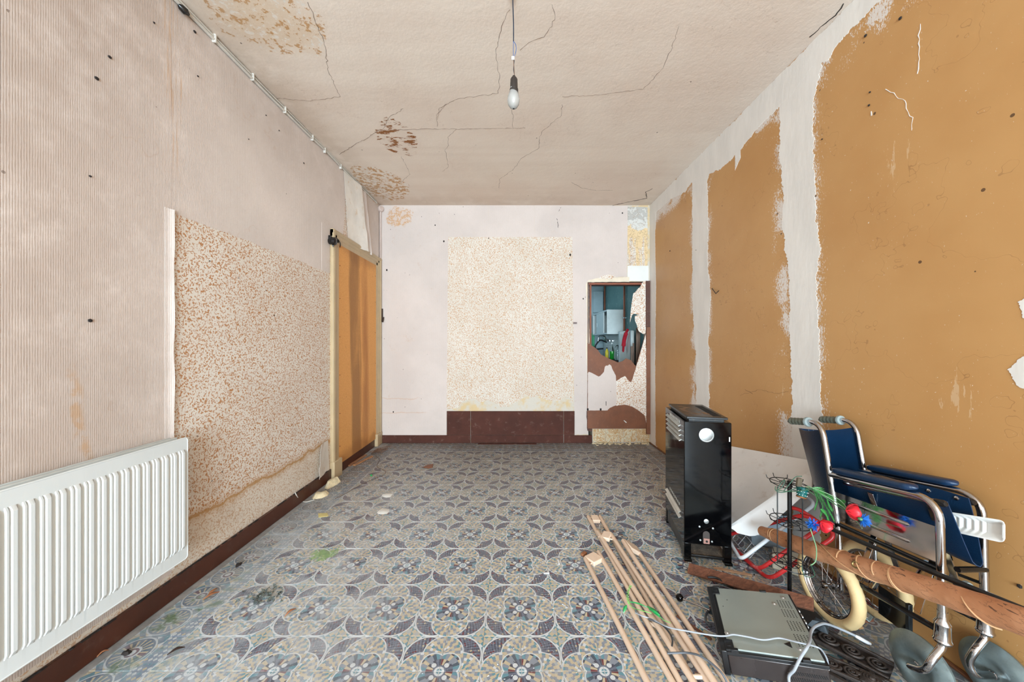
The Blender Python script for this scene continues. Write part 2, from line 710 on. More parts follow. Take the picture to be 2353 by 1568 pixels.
vis = sorted([t for t in tiles if in_view(t[1], t[2])], key=lambda t: t[2] ** 2 + 0.3 * t[1] ** 2)
near = set(id(t) for t in vis[:296])
rnd = random.Random(3)
far = MB()
far_uv = []
for t in tiles:
    me, x, y, r = t
    dz = rnd.uniform(-0.0003, 0.0004)
    if id(t) in near:
        o = bpy.data.objects.new('tile', me)
        COL.objects.link(o)
        o.parent = floor
        o.location = Vector((x, y, dz)) - floor.location
        o.rotation_euler = (rnd.uniform(-.0022, .0022), rnd.uniform(-.0022, .0022), r)
fme = bpy.data.meshes.new('tile_field')
vs, fs, uvs, mis = [], [], [], []
for t in tiles:
    if id(t) in near:
        continue
    me, x, y, r = t
    Mx = Matrix.Translation((x, y, rnd.uniform(-.0003, .0004))) @ Matrix.Rotation(r, 4, 'Z')
    b = len(vs)
    vs += [tuple(Mx @ v.co - floor.location) for v in me.vertices]
    uvl = me.uv_layers[0].data
    for p in me.polygons:
        fs.append([b + i for i in p.vertices])
        uvs += [tuple(uvl[li].uv) for li in p.loop_indices]
        mis.append({'cement_tile_rosette': 0, 'cement_tile_wheel': 1, 'cement_tile_checked_strip': 2}[me.materials[0].name])
fme.from_pydata(vs, [], fs)
for m in (M_TILE, M_WHEEL, M_STRIP):
    fme.materials.append(m)
uvd = fme.uv_layers.new(name='UVMap')
for i, q in enumerate(uvs):
    uvd.data[i].uv = q
fme.polygons.foreach_set('material_index', mis)
fme.update()
fo = bpy.data.objects.new('tile_field', fme)
COL.objects.link(fo)
fo.parent = floor
fo['kind'] = 'stuff'

# ------------------------------------------------------------------ wall materials
PINK, FLECK = c(226, 212, 206), c(186, 124, 66)


def m_pink(name, rib_axis, tint=PINK):
    """old pinkish paper with a fine vertical rib, water marks, grime and painted light falloff"""
    k = Mat(name, 0.75, spec=0.3)
    p = k.pos('world')
    X, Y, Z = k.xyz(p)
    w = Y if rib_axis == 'y' else X
    n1, n2 = k.noise(p, 1.3, 5, 0.6), k.noise(p, 6, 5, 0.65)
    wob = k.noise(k.scale(p, (60, 60, 12)), 3.0, 2)
    rib = ((w * (2 * PI / 0.0066) + wob * 3.0).sin() * 0.5 + 0.5) * wob
    fib = k.noise(k.scale(p, (90, 90, 25)), 3.0, 3, 0.7)
    col = k.mix(n1.ss(0.35, 0.7), tint, tuple(x * 0.86 for x in tint[:3]) + (1,))
    col = k.mix(rib.ss(0.15, 0.5) * 0.42 + fib.ss(0.45, 0.65) * 0.16, col, c(206, 190, 178))
    col = k.mix((fib.lt(0.36)) * 0.28, col, c(168, 140, 120))
    # brown tide marks where damp has dried
    ring = (n1 - 0.60).abs().lt(0.003) * n2.ss(0.5, 0.6)
    col = k.mix(ring * 0.16, col, c(190, 142, 100))
    spots = k.voro(p, 11, rnd=1.0).lt(0.055) * k.noise(p, 5, 2).gt(0.55)
    col = k.mix(spots * 0.7, col, c(70, 52, 46))
    if rib_axis == 'y':
        d1 = (Z.ss(1.95, 2.8) * 0.30 + (2.1 - Y).ss(0.0, 1.0) * 0.52) * n2.ss(0.1, 0.6)  # grime up high, plus light falloff painted darker towards the near end
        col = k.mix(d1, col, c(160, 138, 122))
        run = (Y - 1.632).abs().lt(0.045) * k.noise(k.scale(p, (1, 30, 1.2)), 4, 4).ss(0.5, 0.68) * Z.ss(1.9, 2.2)
        col = k.mix(run * 0.55, col, c(196, 148, 96))
        sx, sz = (Y - 1.29) + (n2 - 0.5) * 0.10 + (Z - 0.92) * 0.12, Z - 0.92
        st = sx.abs().ss(0.024, 0.006) * sz.abs().ss(0.24, 0.10) * k.noise(p, 24, 4, 0.7).ss(0.40, 0.6)
        col = k.mix(st * 0.5, col, c(196, 150, 96))
    else:
        ex, ez = X + 1.36, Z - 2.70
        d = (ex * ex * 6.0 + ez * ez * 12.0 + (n2 - 0.5) * 0.5)
        n3 = k.noise(p, 13, 5, 0.7)
        col = k.mix(d.lt(0.17) * (n3 - 0.5).abs().ss(0.06, 0.0) * 0.75 + d.lt(0.12) * 0.15, col, c(200, 150, 98))
        line = ((Z - 0.53) + (n2 - 0.5) * 0.09).abs().lt(0.006) * (X * -1.0).ss(1.1, 1.2)
        line = line + ((Z - 0.36) + (n2 - 0.5) * 0.07).abs().lt(0.005) * (X * -1.0).ss(1.0, 1.1)
        col = k.mix(line * 0.35, col, c(200, 150, 110))
    k.col(col)
    k.bump(rib * 0.7 + fib * 0.5, 0.0008 if rib_axis == 'y' else 0.0006)
    return k.m


def m_fleck(name, sc=57, base=c(236, 229, 219), low=c(227, 217, 205), ink=FLECK):
    """cream paper printed all over with short curly ochre flecks"""
    k = Mat(name, 0.7, spec=0.3)
    p = k.pos('world')
    X, Y, Z = k.xyz(p)
    n1 = k.noise(p, sc, 1.0, 0.4, 0.8)
    n2 = k.noise(p, sc * 1.6, 1.0)
    n3 = k.noise(p, 3, 5, 0.6)
    f = (n1 - 0.5).abs().lt(0.062) * n2.gt(0.485)
    f = f.max((n1 - 0.64).abs().lt(0.026) * n2.gt(0.52))
    col = k.mix(n3.ss(0.3, 0.75), base, low)
    col = k.mix(f * 0.9, col, ink)
    # brown tide line above the skirting of the left wall, faded paper below it
    zz = Z - 0.33 + (n3 - 0.5) * 0.22
    left = (X * -1.0).gt(1.5)
    col = k.mix(zz.lt(0.0) * left * 0.45, col, c(214, 200, 180))
    tide = (zz.abs().ss(0.05, 0.0) * 0.5 + zz.abs().lt(0.008) * 0.35) * left
    col = k.mix(tide, col, c(184, 136, 78))
    grime = n3.ss(0.48, 0.75) * (1.0 - Z).ss(0.1, 0.8) * left * 0.35
    col = k.mix(grime, col, c(150, 112, 74))
    sp = k.voro(p, 9).lt(0.05) * k.noise(p, 4, 2).gt(0.52)
    col = k.mix(sp * 0.7, col, c(70, 52, 46))
    k.col(col)
    k.bump(k.noise(p, 260, 2), 0.0004)
    return k.m


def m_plaster():
    """bare plaster with ochre glue stains"""
    k = Mat('bare_plaster', 0.85, spec=0.2)
    p = k.pos('world')
    n, n2 = k.noise(p, 6, 6, 0.65), k.noise(p, 18, 4, 0.6)
    col = k.mix(n.ss(0.4, 0.56), c(212, 186, 144), c(208, 198, 184))
    col = k.mix(n2.ss(0.6, 0.75) * 0.6, col, c(206, 164, 108))
    k.col(col)
    k.bump(n2, 0.003)
    return k.m


def m_plaster_damp():
    k = Mat('damp_plaster', 0.85, spec=0.2)
    p = k.pos('world')
    X, Y, Z = k.xyz(p)
    n, n2 = k.noise(p, 8, 6, 0.7), k.noise(p, 22, 4, 0.6)
    n1 = k.noise(p, 62, 1.0, 0.4, 0.8)
    f = (n1 - 0.5).abs().lt(0.035)
    col = k.mix(f, c(222, 214, 204), c(190, 140, 92))
    z2 = Z + (n - 0.5) * 0.35
    col = k.mix(k.noise(k.scale(p, (30, 1, 3)), 1.0, 3).ss(0.42, 0.52).max(z2.gt(2.44)), col, c(226, 198, 156))
    col = k.mix(z2.gt(2.56), col, c(214, 210, 203))
    col = k.mix(z2.gt(2.66) * n2.ss(0.3, 0.6), col, c(186, 181, 174))
    col = k.mix((n2 - 0.5).abs().lt(0.02) * 0.5, col, c(150, 120, 90))
    k.col(col)
    k.bump(n2, 0.003)
    return k.m


def m_ceiling():
    k = Mat('cream_ceiling_paint', 0.8, spec=0.25)
    p = k.pos('world')
    X, Y, Z = k.xyz(p)
    n1, n2 = k.noise(p, 1.2, 4, 0.6), k.noise(p, 7, 5, 0.65)
    n3 = k.noise(k.scale(p, (9, 22, 1)), 1.0, 5, 0.7)
    n4 = k.noise(p, 28, 4, 0.65)
    col = k.mix(n1.ss(0.3, 0.7), c(238, 224, 210), c(229, 211, 196))
    band = k.noise(k.scale(p, (0.3, 6, 1)), 1.0, 3, 0.5)
    col = k.mix(band.ss(0.4, 0.7) * 0.35, col, c(220, 200, 184))
    och, rust, wht = c(190, 138, 78), c(146, 88, 34), c(232, 226, 218)

    def blob(x, y, ax, ay):
        ex, ey = (X - x) / ax, (Y - y) / ay
        return (ex * ex + ey * ey).sqrt() + (n2 - 0.5) * 0.9
    b2 = blob(-1.25, 1.78, 0.36, 0.26)
    col = k.mix(b2.ss(1.0, 0.3) * 0.5, col, c(214, 186, 150))
    col = k.mix(b2.lt(0.85) * n4.ss(0.55, 0.62) * 0.8, col, och)
    col = k.mix(b2.lt(0.75) * n4.ss(0.44, 0.38) * 0.7, col, wht)
    b3 = blob(-1.38, 3.62, 0.30, 0.42)
    col = k.mix(b3.lt(0.95) * n4.ss(0.50, 0.56) * 0.8, col, och)
    col = k.mix(b3.lt(0.9) * n4.ss(0.46, 0.40) * 0.8, col, wht)
    b1 = blob(-0.93, 2.80, 0.15, 0.26)
    col = k.mix(b1.ss(1.2, 0.5) * 0.35, col, c(224, 206, 190))
    col = k.mix(b1.lt(1.0) * n3.ss(0.51, 0.57) * 0.95, col, rust)
    grime = ((X * -1.0).ss(1.2, 1.6) * 0.35).max(Y.ss(3.6, 4.15) * 0.22).max((1.75 - Y).ss(0.0, 0.5) * 0.2)  # browner towards the left wall, the far wall and the near end
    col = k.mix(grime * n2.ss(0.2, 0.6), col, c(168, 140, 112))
    sp = k.voro(p, 7).lt(0.035) * k.noise(p, 4, 2).gt(0.5)
    col = k.mix(sp * 0.8, col, c(84, 66, 56))
    hair = (k.noise(p, 3.1, 5, 0.6) - 0.5).abs().lt(0.0016) * n1.gt(0.5)
    col = k.mix(hair * 0.25, col, c(150, 120, 100))
    k.col(col)
    k.bump(n4, 0.0015)
    return k.m


def m_board():
    """brown wallboard with skimmed-over white smears next to the filled joints"""
    k = Mat('brown_wallboard', 0.45, spec=0.5)
    p = k.pos('world')
    X, Y, Z = k.xyz(p)
    n1, n2 = k.noise(p, 1.6, 4, 0.6), k.noise(k.scale(p, (1, 1, 0.35)), 5, 5, 0.7)
    fine = k.noise(k.scale(p, (1, 2.2, 1)), 70, 4, 0.75)
    stre = k.noise(k.scale(p, (1, 26, 3)), 1.0, 5, 0.75)
    col = k.mix(n1.ss(0.3, 0.7), c(195, 147, 92), c(186, 136, 81))
    dA = (Y - 3.03).abs() - 0.125
    dB = (Y - 1.985 + (Z - 1.2) * -0.03).abs() - 0.11
    dT = 2.61 - Z
    d = dA.min(dB).min(dT)
    near_ = d.ss(0.12, -0.02) * k.noise(p, 4.5, 3, 0.6).ss(0.34, 0.60)
    wht = c(226, 220, 214)
    col = k.mix((fine + near_ * 0.29 + n2 * 0.10).gt(0.745) * 0.85, col, wht)
    col = k.mix((stre * n2).gt(0.415) * 0.5, col, c(216, 186, 150))
    col = k.mix(k.noise(p, 55, 3, 0.6).gt(0.735) * n2.gt(0.5) * 0.8, col, wht)
    sp = k.voro(p, 8).lt(0.05) * k.noise(p, 4, 2).gt(0.55)
    col = k.mix(sp * 0.85, col, c(70, 44, 28))
    hair = (k.noise(p, 2.6, 4, 0.6) - 0.47).abs().lt(0.0012)
    col = k.mix(hair * 0.35, col, c(120, 76, 40))
    k.col(col)
    k.bump(n2, 0.001)
    return k.m


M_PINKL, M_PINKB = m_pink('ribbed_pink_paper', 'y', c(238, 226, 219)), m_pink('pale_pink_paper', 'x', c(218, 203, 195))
M_FLECKB = m_fleck('flecked_paper_darkened', 66, c(221, 212, 200), c(212, 202, 188), c(194, 144, 98))  # base colour darkened to offset the direct light on the back wall
M_FLECK, M_PLAST, M_DAMP, M_CEIL, M_BOARD = m_fleck('flecked_paper'), m_plaster(), m_plaster_damp(), m_ceiling(), m_board()
M_FILL = plain('white_joint_filler', c(228, 221, 213), 0.8, var=0.05, vs=7, bump=0.001, bs=40, spec=0.25, stretch=(1, 1, 0.3))
M_WHITEP = plain('white_wall_paint', c(228, 226, 220), 0.7, var=0.05, vs=3)
M_SKIRT = plain('brown_skirting_paint', c(80, 46, 37), 0.75, var=0.16, vs=5, spec=0.2, dirt=c(150, 130, 118), dirt_amt=0.25)
M_SKIRTL = plain('dark_brown_skirting_paint', c(74, 36, 20), 0.38, var=0.2, vs=4, dirt=c(120, 100, 88), dirt_amt=0.25)
M_CRACK = plain('crack_shadowed_plaster', c(120, 98, 84), 0.9, var=0.2)
M_DARK = plain('dark_grime', c(38, 30, 27), 0.85, var=0.3)

# ------------------------------------------------------------------ room shell
# ceiling
ceil = struct(MB().box((XL - 0.15, YF - 0.15, ZC), (XR + 0.15, YB + 0.15, ZC + 0.12)), 'ceiling', M_CEIL, smooth=0)


def crack(path, parent, off, w=0.0026, seed=1, mat=M_CRACK):
    """a thin jagged ridge of broken plaster along a path"""
    P = [Vector(p) for p in path]
    rnd = random.Random(seed)
    pts = [P[0]]
    for a, b in zip(P, P[1:]):
        n = max(2, int((b - a).length / 0.018))
        for i in range(1, n + 1):
            q = a.lerp(b, i / n)
            if i < n:
                q = q + Vector((rnd.uniform(-1, 1), rnd.uniform(-1, 1), rnd.uniform(-1, 1))) * 0.0055
            pts.append(q)
    off = Vector(off)
    ax = max(range(3), key=lambda i: abs(off[i]))
    base = P[0][ax]
    mb = MB()
    for i, q in enumerate(pts):
        q[ax] = base
    mb.tube(pts, [w * rnd.uniform(0.25, 0.75) for _ in pts], 4)
    mb.build('crack', mat, parent, smooth=0)


def C6(L):
    return [cl(760 + x / 3.18, 240 + y / 3.18) for x, y in L]
CR = [C6([(60, 365), (180, 290), (270, 245), (340, 190), (560, 185), (760, 178), (920, 181), (1040, 178), (1200, 176), (1420, 172)]),
      C6([(920, 180), (855, 240), (862, 300), (835, 330), (850, 400), (860, 455), (815, 490)]),
      C6([(1690, 0), (1685, 80), (1550, 190), (1525, 240), (1520, 320), (1400, 390), (1330, 480), (1235, 545), (1230, 610)]),
      C6([(845, 0), (775, 75), (778, 160)]), C6([(515, 380), (580, 510), (500, 580)]),
      C6([(380, 180), (430, 90), (530, 30)]),
      C6([(1760, 570), (1830, 610), (1940, 630), (2060, 628)]),
      C6([(1330, 170), (1335, 90), (1320, 20)]),
      [cl(x, y) for x, y in ((707, 5), (743, 90), (755, 165), (782, 222), (714, 232), (628, 225))],
      [cl(x, y) for x, y in ((1005, 275), (1010, 248), (1050, 228), (1145, 214), (1148, 180), (1139, 120), (1152, 62), (1172, 22))],
      [cl(x, y) for x, y in ((1195, 115), (1215, 98), (1250, 85), (1275, 45), (1268, 10))],
      [cl(x, y) for x, y in ((1560, 60), (1545, 110), (1520, 160), (1478, 205), (1380, 218), (1292, 222))]]
for i, q in enumerate(CR):
    crack(q, ceil, (0, 0, -1), 0.0022 if i else 0.003, i)
crack(C6([(2060, 738), (2310, 685), (2300, 640), (2353, 615)]), ceil, (0, 0, -1), 0.006, 21, M_DARK)
crack([cl(x, y) for x, y in ((1860, 85), (1885, 62), (1920, 35), (1938, 8))], ceil, (0, 0, -1), 0.005, 22, M_DARK)

# left wall
wallL = struct(MB().box((XL - 0.15, YF - 0.15, 0), (XL, YB + 0.15, ZC)), 'wall_left', M_PLAST, smooth=0)


def lsheet(yz, th=0.001, base=0.0, mat=None, name='wallpaper_sheet', parent=None):
    return MB().prism([(XL + base, y, z) for y, z in yz], (th, 0, 0)).build(name, mat, parent or wallL, smooth=0)


lsheet([(-4.2, 0.05), (3.05, 0.05), (3.05, 1.95), (-4.2, 1.95)], 0.001, 0, M_FLECK)
seams = [-4.2, 0.02, 0.55, 1.085, 1.628, 2.165, 2.70, 3.03]
for a, b in zip(seams, seams[1:]):
    zb = 1.806 + (0.016 if b < 1.7 else -0.004) + (0 if a < 1.6 else 0.006 * math.sin(a * 9))
    lo = ragged([(a + 0.0006, zb), (b - 0.0006, zb + 0.004)], 0.003, 0.02, int(a * 100))
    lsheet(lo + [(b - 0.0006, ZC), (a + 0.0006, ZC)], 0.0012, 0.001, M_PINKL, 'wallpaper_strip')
for a, b in zip(seams[:4], seams[1:4] + [1.628]):
    if b > a:
        ed = ragged([(b - 0.0006, 0.12), (b - 0.0006, 1.826)], 0.0016 if b > 1.6 else 0.0003, 0.02, int(b * 90))
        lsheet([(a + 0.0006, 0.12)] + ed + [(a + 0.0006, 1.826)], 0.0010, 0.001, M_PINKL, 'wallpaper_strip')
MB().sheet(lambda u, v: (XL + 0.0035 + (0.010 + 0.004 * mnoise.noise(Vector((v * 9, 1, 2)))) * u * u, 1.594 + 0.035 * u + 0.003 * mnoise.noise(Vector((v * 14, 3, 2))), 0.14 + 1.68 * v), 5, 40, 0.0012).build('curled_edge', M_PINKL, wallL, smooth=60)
# above and beside the door
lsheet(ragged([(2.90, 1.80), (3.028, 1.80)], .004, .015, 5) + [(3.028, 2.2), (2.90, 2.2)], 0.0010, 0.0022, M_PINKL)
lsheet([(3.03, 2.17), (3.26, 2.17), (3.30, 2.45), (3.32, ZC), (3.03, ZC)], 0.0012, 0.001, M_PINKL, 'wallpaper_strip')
lsheet([(3.03, 2.10), (4.15, 2.10), (4.15, ZC), (3.03, ZC)], 0.001, 0, M_FLECK)
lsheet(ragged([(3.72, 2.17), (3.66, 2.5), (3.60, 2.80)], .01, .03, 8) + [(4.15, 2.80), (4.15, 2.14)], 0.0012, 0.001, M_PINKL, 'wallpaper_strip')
M_CURL = plain('back_of_torn_paper', c(232, 224, 214), 0.8, var=0.07, vs=6, bump=0.004, bs=9, dirt=c(206, 168, 120), dirt_amt=0.5)


def flap(y0, y1, z0, z1, out, seed, parent=wallL, mat=M_CURL, lean=0.0, taper=0.0):
    """a torn sheet of paper sagging off the wall"""
    rnd = random.Random(seed)
    def fn(u, v):
        z = z1 + (z0 - z1) * v
        y = y0 + (y1 - y0) * u * (1 - taper * v) + lean * v + 0.012 * mnoise.noise(Vector((u * 2, v * 5, seed)))
        x = XL + 0.006 + out * (0.25 + 0.75 * v) * u ** 2 + 0.010 * (1 + mnoise.noise(Vector((u * 3, v * 6, seed + 9)))) * u
        return (x, y, z + 0.015 * mnoise.noise(Vector((u * 5, 0, seed))) * v)
    MB().sheet(fn, 8, 14, 0.0012).build('torn_paper', mat, parent, smooth=60)


flap(3.27, 3.60, 2.16, 2.82, 0.05, 1, lean=0.09)
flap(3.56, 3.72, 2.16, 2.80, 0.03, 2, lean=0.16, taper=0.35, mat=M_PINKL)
flap(2.99, 2.85, 0.10, 0.36, 0.03, 4, taper=-.6, lean=.02)
MB().prism([(XL + 0.0015, y, z) for y, z in ((3.43, 2.66), (3.52, 2.72), (3.55, 2.5))], (0.002, 0, 0)).build('dark_hole', M_DARK, wallL, smooth=0)
# cobweb clumps and dead flies on the paper
for px, py, r in ((205, 737, .007), (220, 180, .007), (250, 131, .006), (446, 73, .007), (453, 175, .004), (352, 52, .004), (610, 265, .004),
                  (697, 375, .006), (640, 300, .004), (205, 405, .004), (629, 725, .004), (570, 320, .003), (480, 600, .003)):
    p = wl(px, py)
    MB().ball((XL + 0.004, p.y, p.z), (0.004, r * 1.2, r), 7).build('cobweb_clump', M_DARK, wallL)

# back wall with the cupboard opening
OX0, OX1, OZ1 = 0.893, 1.612, 1.925
wb = MB()
wb.box((XL - 0.15, YB, 0), (OX0, YB + 0.15, ZC))
wb.box((OX0, YB, OZ1), (XR + 0.15, YB + 0.15, ZC))
wb.box((OX1, YB, 0), (XR + 0.15, YB + 0.15, OZ1))
wallB = struct(wb, 'wall_back', M_PLAST, smooth=0)


def bsheet(pts, th=0.001, base=0.0, mat=None, name='wallpaper_sheet', parent=None):
    return MB().prism([(x, YB - base, z) for x, z in pts], (0, -th, 0)).build(name, mat, parent or wallB, smooth=0)


def bp(px, py):
    p = bk(px, py)
    return (p.x, p.z)


# flecked paper, torn away above the brown panels
tear = ragged([bp(1027, 940), bp(1052, 938), bp(1060, 926), bp(1072, 918), bp(1090, 917), bp(1105, 925), bp(1118, 920), bp(1135, 924), bp(1150, 936), bp(1165, 935),
               bp(1185, 925), bp(1203, 914), bp(1205, 908), bp(1222, 914), bp(1235, 909), bp(1255, 920), bp(1285, 922), bp(1297, 913), bp(1308, 914), bp(1313, 922), bp(1318, 930)], 0.006, 0.012, 31)
bsheet(tear + [bp(1320, 540), bp(1026, 540)], 0.001, 0, M_FLECKB)
xa, za = bp(1030, 545)
xb, _ = bp(1315, 545)
bsheet([(XL, 0.09), (bp(1026, 0)[0], 0.09), (xa, za), (xa, ZC), (XL, ZC)], 0.0012, 0.001, M_PINKB, 'wallpaper_strip')
for a, b in ((xa, -0.30), (-0.30, 0.25), (0.25, xb)):
    bsheet([(a + .0005, za), (b - .0005, za), (b - .0005, ZC), (a + .0005, ZC)], 0.0012, 0.001, M_PINKB, 'wallpaper_strip')
edge = ragged([bp(1352, 998), bp(1349, 860), bp(1346, 800), bp(1350, 740), bp(1347, 690), bp(1346, 655), bp(1352, 644), bp(1372, 640), bp(1400, 638), bp(1440, 636)], 0.006, 0.018, 33)
bsheet([(bp(1320, 0)[0], 0.10)] + edge + [bp(1442, 520), (bp(1442, 0)[0], ZC - .005), (xb, ZC), (xb, za)], 0.0012, 0.001, M_PINKB, 'wallpaper_strip')
bsheet(ragged([bp(1442, 476), bp(1488, 476), bp(1488, 612), bp(1442, 612)], 0.004, 0.02, 35, True), 0.0006, 0.0, M_DAMP, 'bare_plaster_patch')
bsheet([bp(1442, 611), bp(1490, 611), bp(1490, 646), bp(1442, 646)], 0.0008, 0.0, M_WHITEP, 'painted_patch')
M_TORN = plain('torn_paper_edge', c(226, 212, 190), 0.8, var=0.08, vs=9)
bsheet(ragged([bp(1340, 645), bp(1350, 639), bp(1446, 637), bp(1446, 648), bp(1353, 649), bp(1354, 800), bp(1352, 900), bp(1345, 840), bp(1339, 790), bp(1345, 730)], 0.004, 0.015, 37, True), 0.0007, 0.0014, M_TORN, 'torn_edge')
bsheet(ragged([bp(1376, 640), bp(1385, 634), bp(1400, 631), bp(1416, 636), bp(1405, 641)], 0.004, 0.01, 38, True), 0.0006, 0.0022, M_FLECK, 'torn_edge')
# crack and dark nail marks
crack([bk(*q) for q in ((1291, 474), (1286, 480), (1279, 497), (1281, 512), (1285, 536))], wallB, (0, -1, 0), 0.006, 41, M_DARK)
crack([bk(*q) for q in ((941, 845), (945, 865), (958, 884), (960, 888), (942, 905))], wallB, (0, -1, 0), 0.0035, 42, M_DARK)
crack([bk(*q) for q in ((1030, 486), (1090, 488), (1140, 497))], wallB, (0, -1, 0), 0.0025, 43)
for px, py, r in ((1020, 555, .010), (889, 621, .010), (1310, 586, .012), (1000, 518, .007), (1340, 687, .008), (904, 947, .008), (1123, 548, .006), (1430, 490, .008), (1266, 575, .006)):
    p = bk(px, py)
    MB().ball((p.x, YB - 0.004, p.z), (r, 0.005, r * 1.3), 7).build('cobweb_clump', M_DARK, wallB)
bsheet([bp(1317, 741), bp(1325, 741), bp(1325, 744.5), bp(1317, 744.5)], 0.02, 0.0, M_SKIRTL, 'wooden_peg')

# brown board panels over the baseboard
for a, b in ((1027, 1081.4), (1082, 1294.6), (1295.2, 1320)):
    x0, z1 = bp(a, 945)
    x1, z0 = bp(b, 1000)
    MB().box((x0, YB - 0.011, z0 + 0.001), (x1, YB, z1)).build('skirting_panel', M_SKIRT, wallB, bevel=0.0012)
bb = struct(MB().box((XL, YB - 0.014, 0.0), (bp(1081.6, 0)[0], YB, 0.092)), 'baseboard_back', M_SKIRT, bevel=0.003)
for a, b in ((1082.2, 1294.6), (1295.4, 1360)):
    MB().box((bp(a, 0)[0], YB - 0.014, 0), (bp(b, 0)[0], YB, 0.092)).build('baseboard_length', M_SKIRT, bb, bevel=0.003)

# left skirting
bl = struct(MB().box((XL, YF, 0.0), (XL + 0.016, 3.03, 0.098)), 'baseboard_left', M_SKIRTL, bevel=0.004)
gr = MB()
rnd = random.Random(12)
for i in range(60):
    y = rnd.uniform(1.05, 3.0)
    gr.ball((XL + 0.010 + rnd.uniform(0, .006), y, 0.099), (0.006, rnd.uniform(.006, .03), rnd.uniform(.002, .005)), 6)
gr.build('grime', M_DARK, bl, kind='stuff')

# right wall: three brown boards, white filler in the joints
wallR = struct(MB().box((XR + 0.006, YF - 0.15, 0), (XR + 0.15, YB + 0.15, ZC)), 'wall_right', M_FILL, smooth=0)
for a, b in ((-4.2, 1.9845), (1.9855, 3.0295), (3.0305, YB)):
    MB().box((XR, a, 0.0), (XR + 0.006, b, ZC)).build('wall_board', M_BOARD, wallR, smooth=0)


def filler(yz, seed, th=0.0013, amp=0.014, name='joint_filler', step=0.006):
    MB().prism([(XR, y, z) for y, z in ragged(yz, amp, step, seed, True)], (-th, 0, 0)).build(name, M_FILL, wallR, smooth=0)


filler([(3.165, 2.70), (3.165, 1.9), (3.155, 1.5), (3.10, 1.0), (3.10, 0.02), (2.89, 0.02), (2.90, 1.3), (2.87, 1.6), (2.92, 1.9), (2.905, 2.3), (2.925, 2.55), (2.86, 2.66), (2.86, 2.72)], 51)
filler([(2.125, 2.70), (2.125, 2.35), (2.10, 2.1), (2.105, 1.9), (2.055, 1.6), (2.05, 1.3), (2.035, 0.9), (2.03, 0.02), (1.845, 0.02), (1.838, 0.85), (1.86, 1.3), (1.868, 1.55), (1.845, 1.7), (1.868, 1.85), (1.885, 2.2), (1.89, 2.5), (1.83, 2.66), (1.83, 2.74)], 52)
filler([(YB, 2.67), (4.0, 2.69), (3.6, 2.68), (3.3, 2.62), (3.16, 2.67), (2.9, 2.60), (2.70, 2.56), (2.5, 2.58), (2.3, 2.63), (2.1, 2.64), (1.88, 2.70), (1.80, 2.66), (1.74, 2.70), (1.6, 2.71), (1.3, 2.77), (0.9, 2.78), (-4.1, 2.78), (-4.1, ZC - .001), (YB, ZC - .001)], 53, th=0.0016, amp=0.012)
filler([(YB, 0.02), (3.985, 0.02), (4.0, 1.0), (3.975, 1.8), (4.0, 2.4), (3.97, 2.7), (YB, 2.7)], 54, amp=0.008)
filler([(1.06, 1.155), (1.10, 1.165), (1.145, 1.11), (1.12, 1.06), (1.08, 1.04), (1.055, 1.06)], 55, amp=0.006, name='filler_patch', step=0.004)
filler([(1.085, 1.36), (1.12, 1.33), (1.11, 1.28), (1.08, 1.26), (1.07, 1.30)], 56, amp=0.005, name='filler_patch', step=0.004)
filler([(2.56, 2.60), (2.50, 2.62), (2.49, 2.52), (2.52, 2.50), (2.555, 2.46), (2.55, 2.54)], 57, amp=0.006, name='filler_patch', step=0.005)
MB().box((XR - 0.002, 3.94, 0.003), (XR, YB, 0.02)).build('filler_foot', M_FILL, wallR)
sk = [(2145, 255), (2088, 262)]
for pts, w in (([(2035, 205), (2080, 232), (2087, 258), (2098, 270), (2095, 300)], .0025), ([(2115, 55), (2111, 100), (2108, 170)], .003), ([(2002, 256), (2003, 266)], .004),
               ([(1700, 910), (1740, 896), (1790, 905), (1812, 900)], .0012), ([(1712, 895), (1718, 899), (1730, 906)], .0015)):
    mt = M_FILL if pts[0][0] > 1900 else M_DARK
    crack([wr(*q) for q in pts], wallR, (-1, 0, 0), w, int(pts[0][0]), mt)
for px, py, r in ((2070, 42, .007), (1990, 82, .007), (1998, 242, .005), (2000, 212, .004), (2345, 1348, .007), (1540, 577, .007), (1600, 575, .003), (1890, 320, .004)):
    p = wr(px, py)
    MB().ball((XR - 0.003, p.y, p.z), (0.004, r, r), 7).build('cobweb_clump', M_DARK, wallR)
# curled paper flake on the middle board
MB().tube([wr(1636, 663, XR - .008), wr(1645, 675, XR - .02), wr(1652, 668, XR - .006)], .003, 5).build('paint_flake', M_DARK, wallR)
# narrow wooden quarter-round at the foot of the right wall
struct(MB().tube([(XR - .008, YB - .02, .008), (XR - .008, 1.0, .008)], .008, 8), 'baseboard_right', wood('old_reddish_batten', c(120, 74, 46), c(84, 50, 32), axis=1))

# front wall, behind the photographer, with the wide shop window the daylight comes through
wf = MB()
wf.box((XL, YF - 0.15, 0), (XR, YF, 0.25))
wf.box((XL, YF - 0.15, 2.70), (XR, YF, ZC))
wf.box((XL, YF - 0.15, 0.25), (-1.45, YF, 2.70))
wf.box((1.45, YF - 0.15, 0.25), (XR, YF, 2.70))
wallF = struct(wf, 'wall_front', M_WHITEP, smooth=0)
win = MB()
for x in (-1.45, -0.5, 0.45, 1.40):
    win.box((x, YF - 0.1, 0.25), (x + 0.05, YF - 0.04, 2.70))
for z in (0.25, 2.65):
    win.box((-1.45, YF - 0.1, z), (1.45, YF - 0.04, z + 0.05))
struct(win, 'window_1', M_WHITEP, smooth=0)


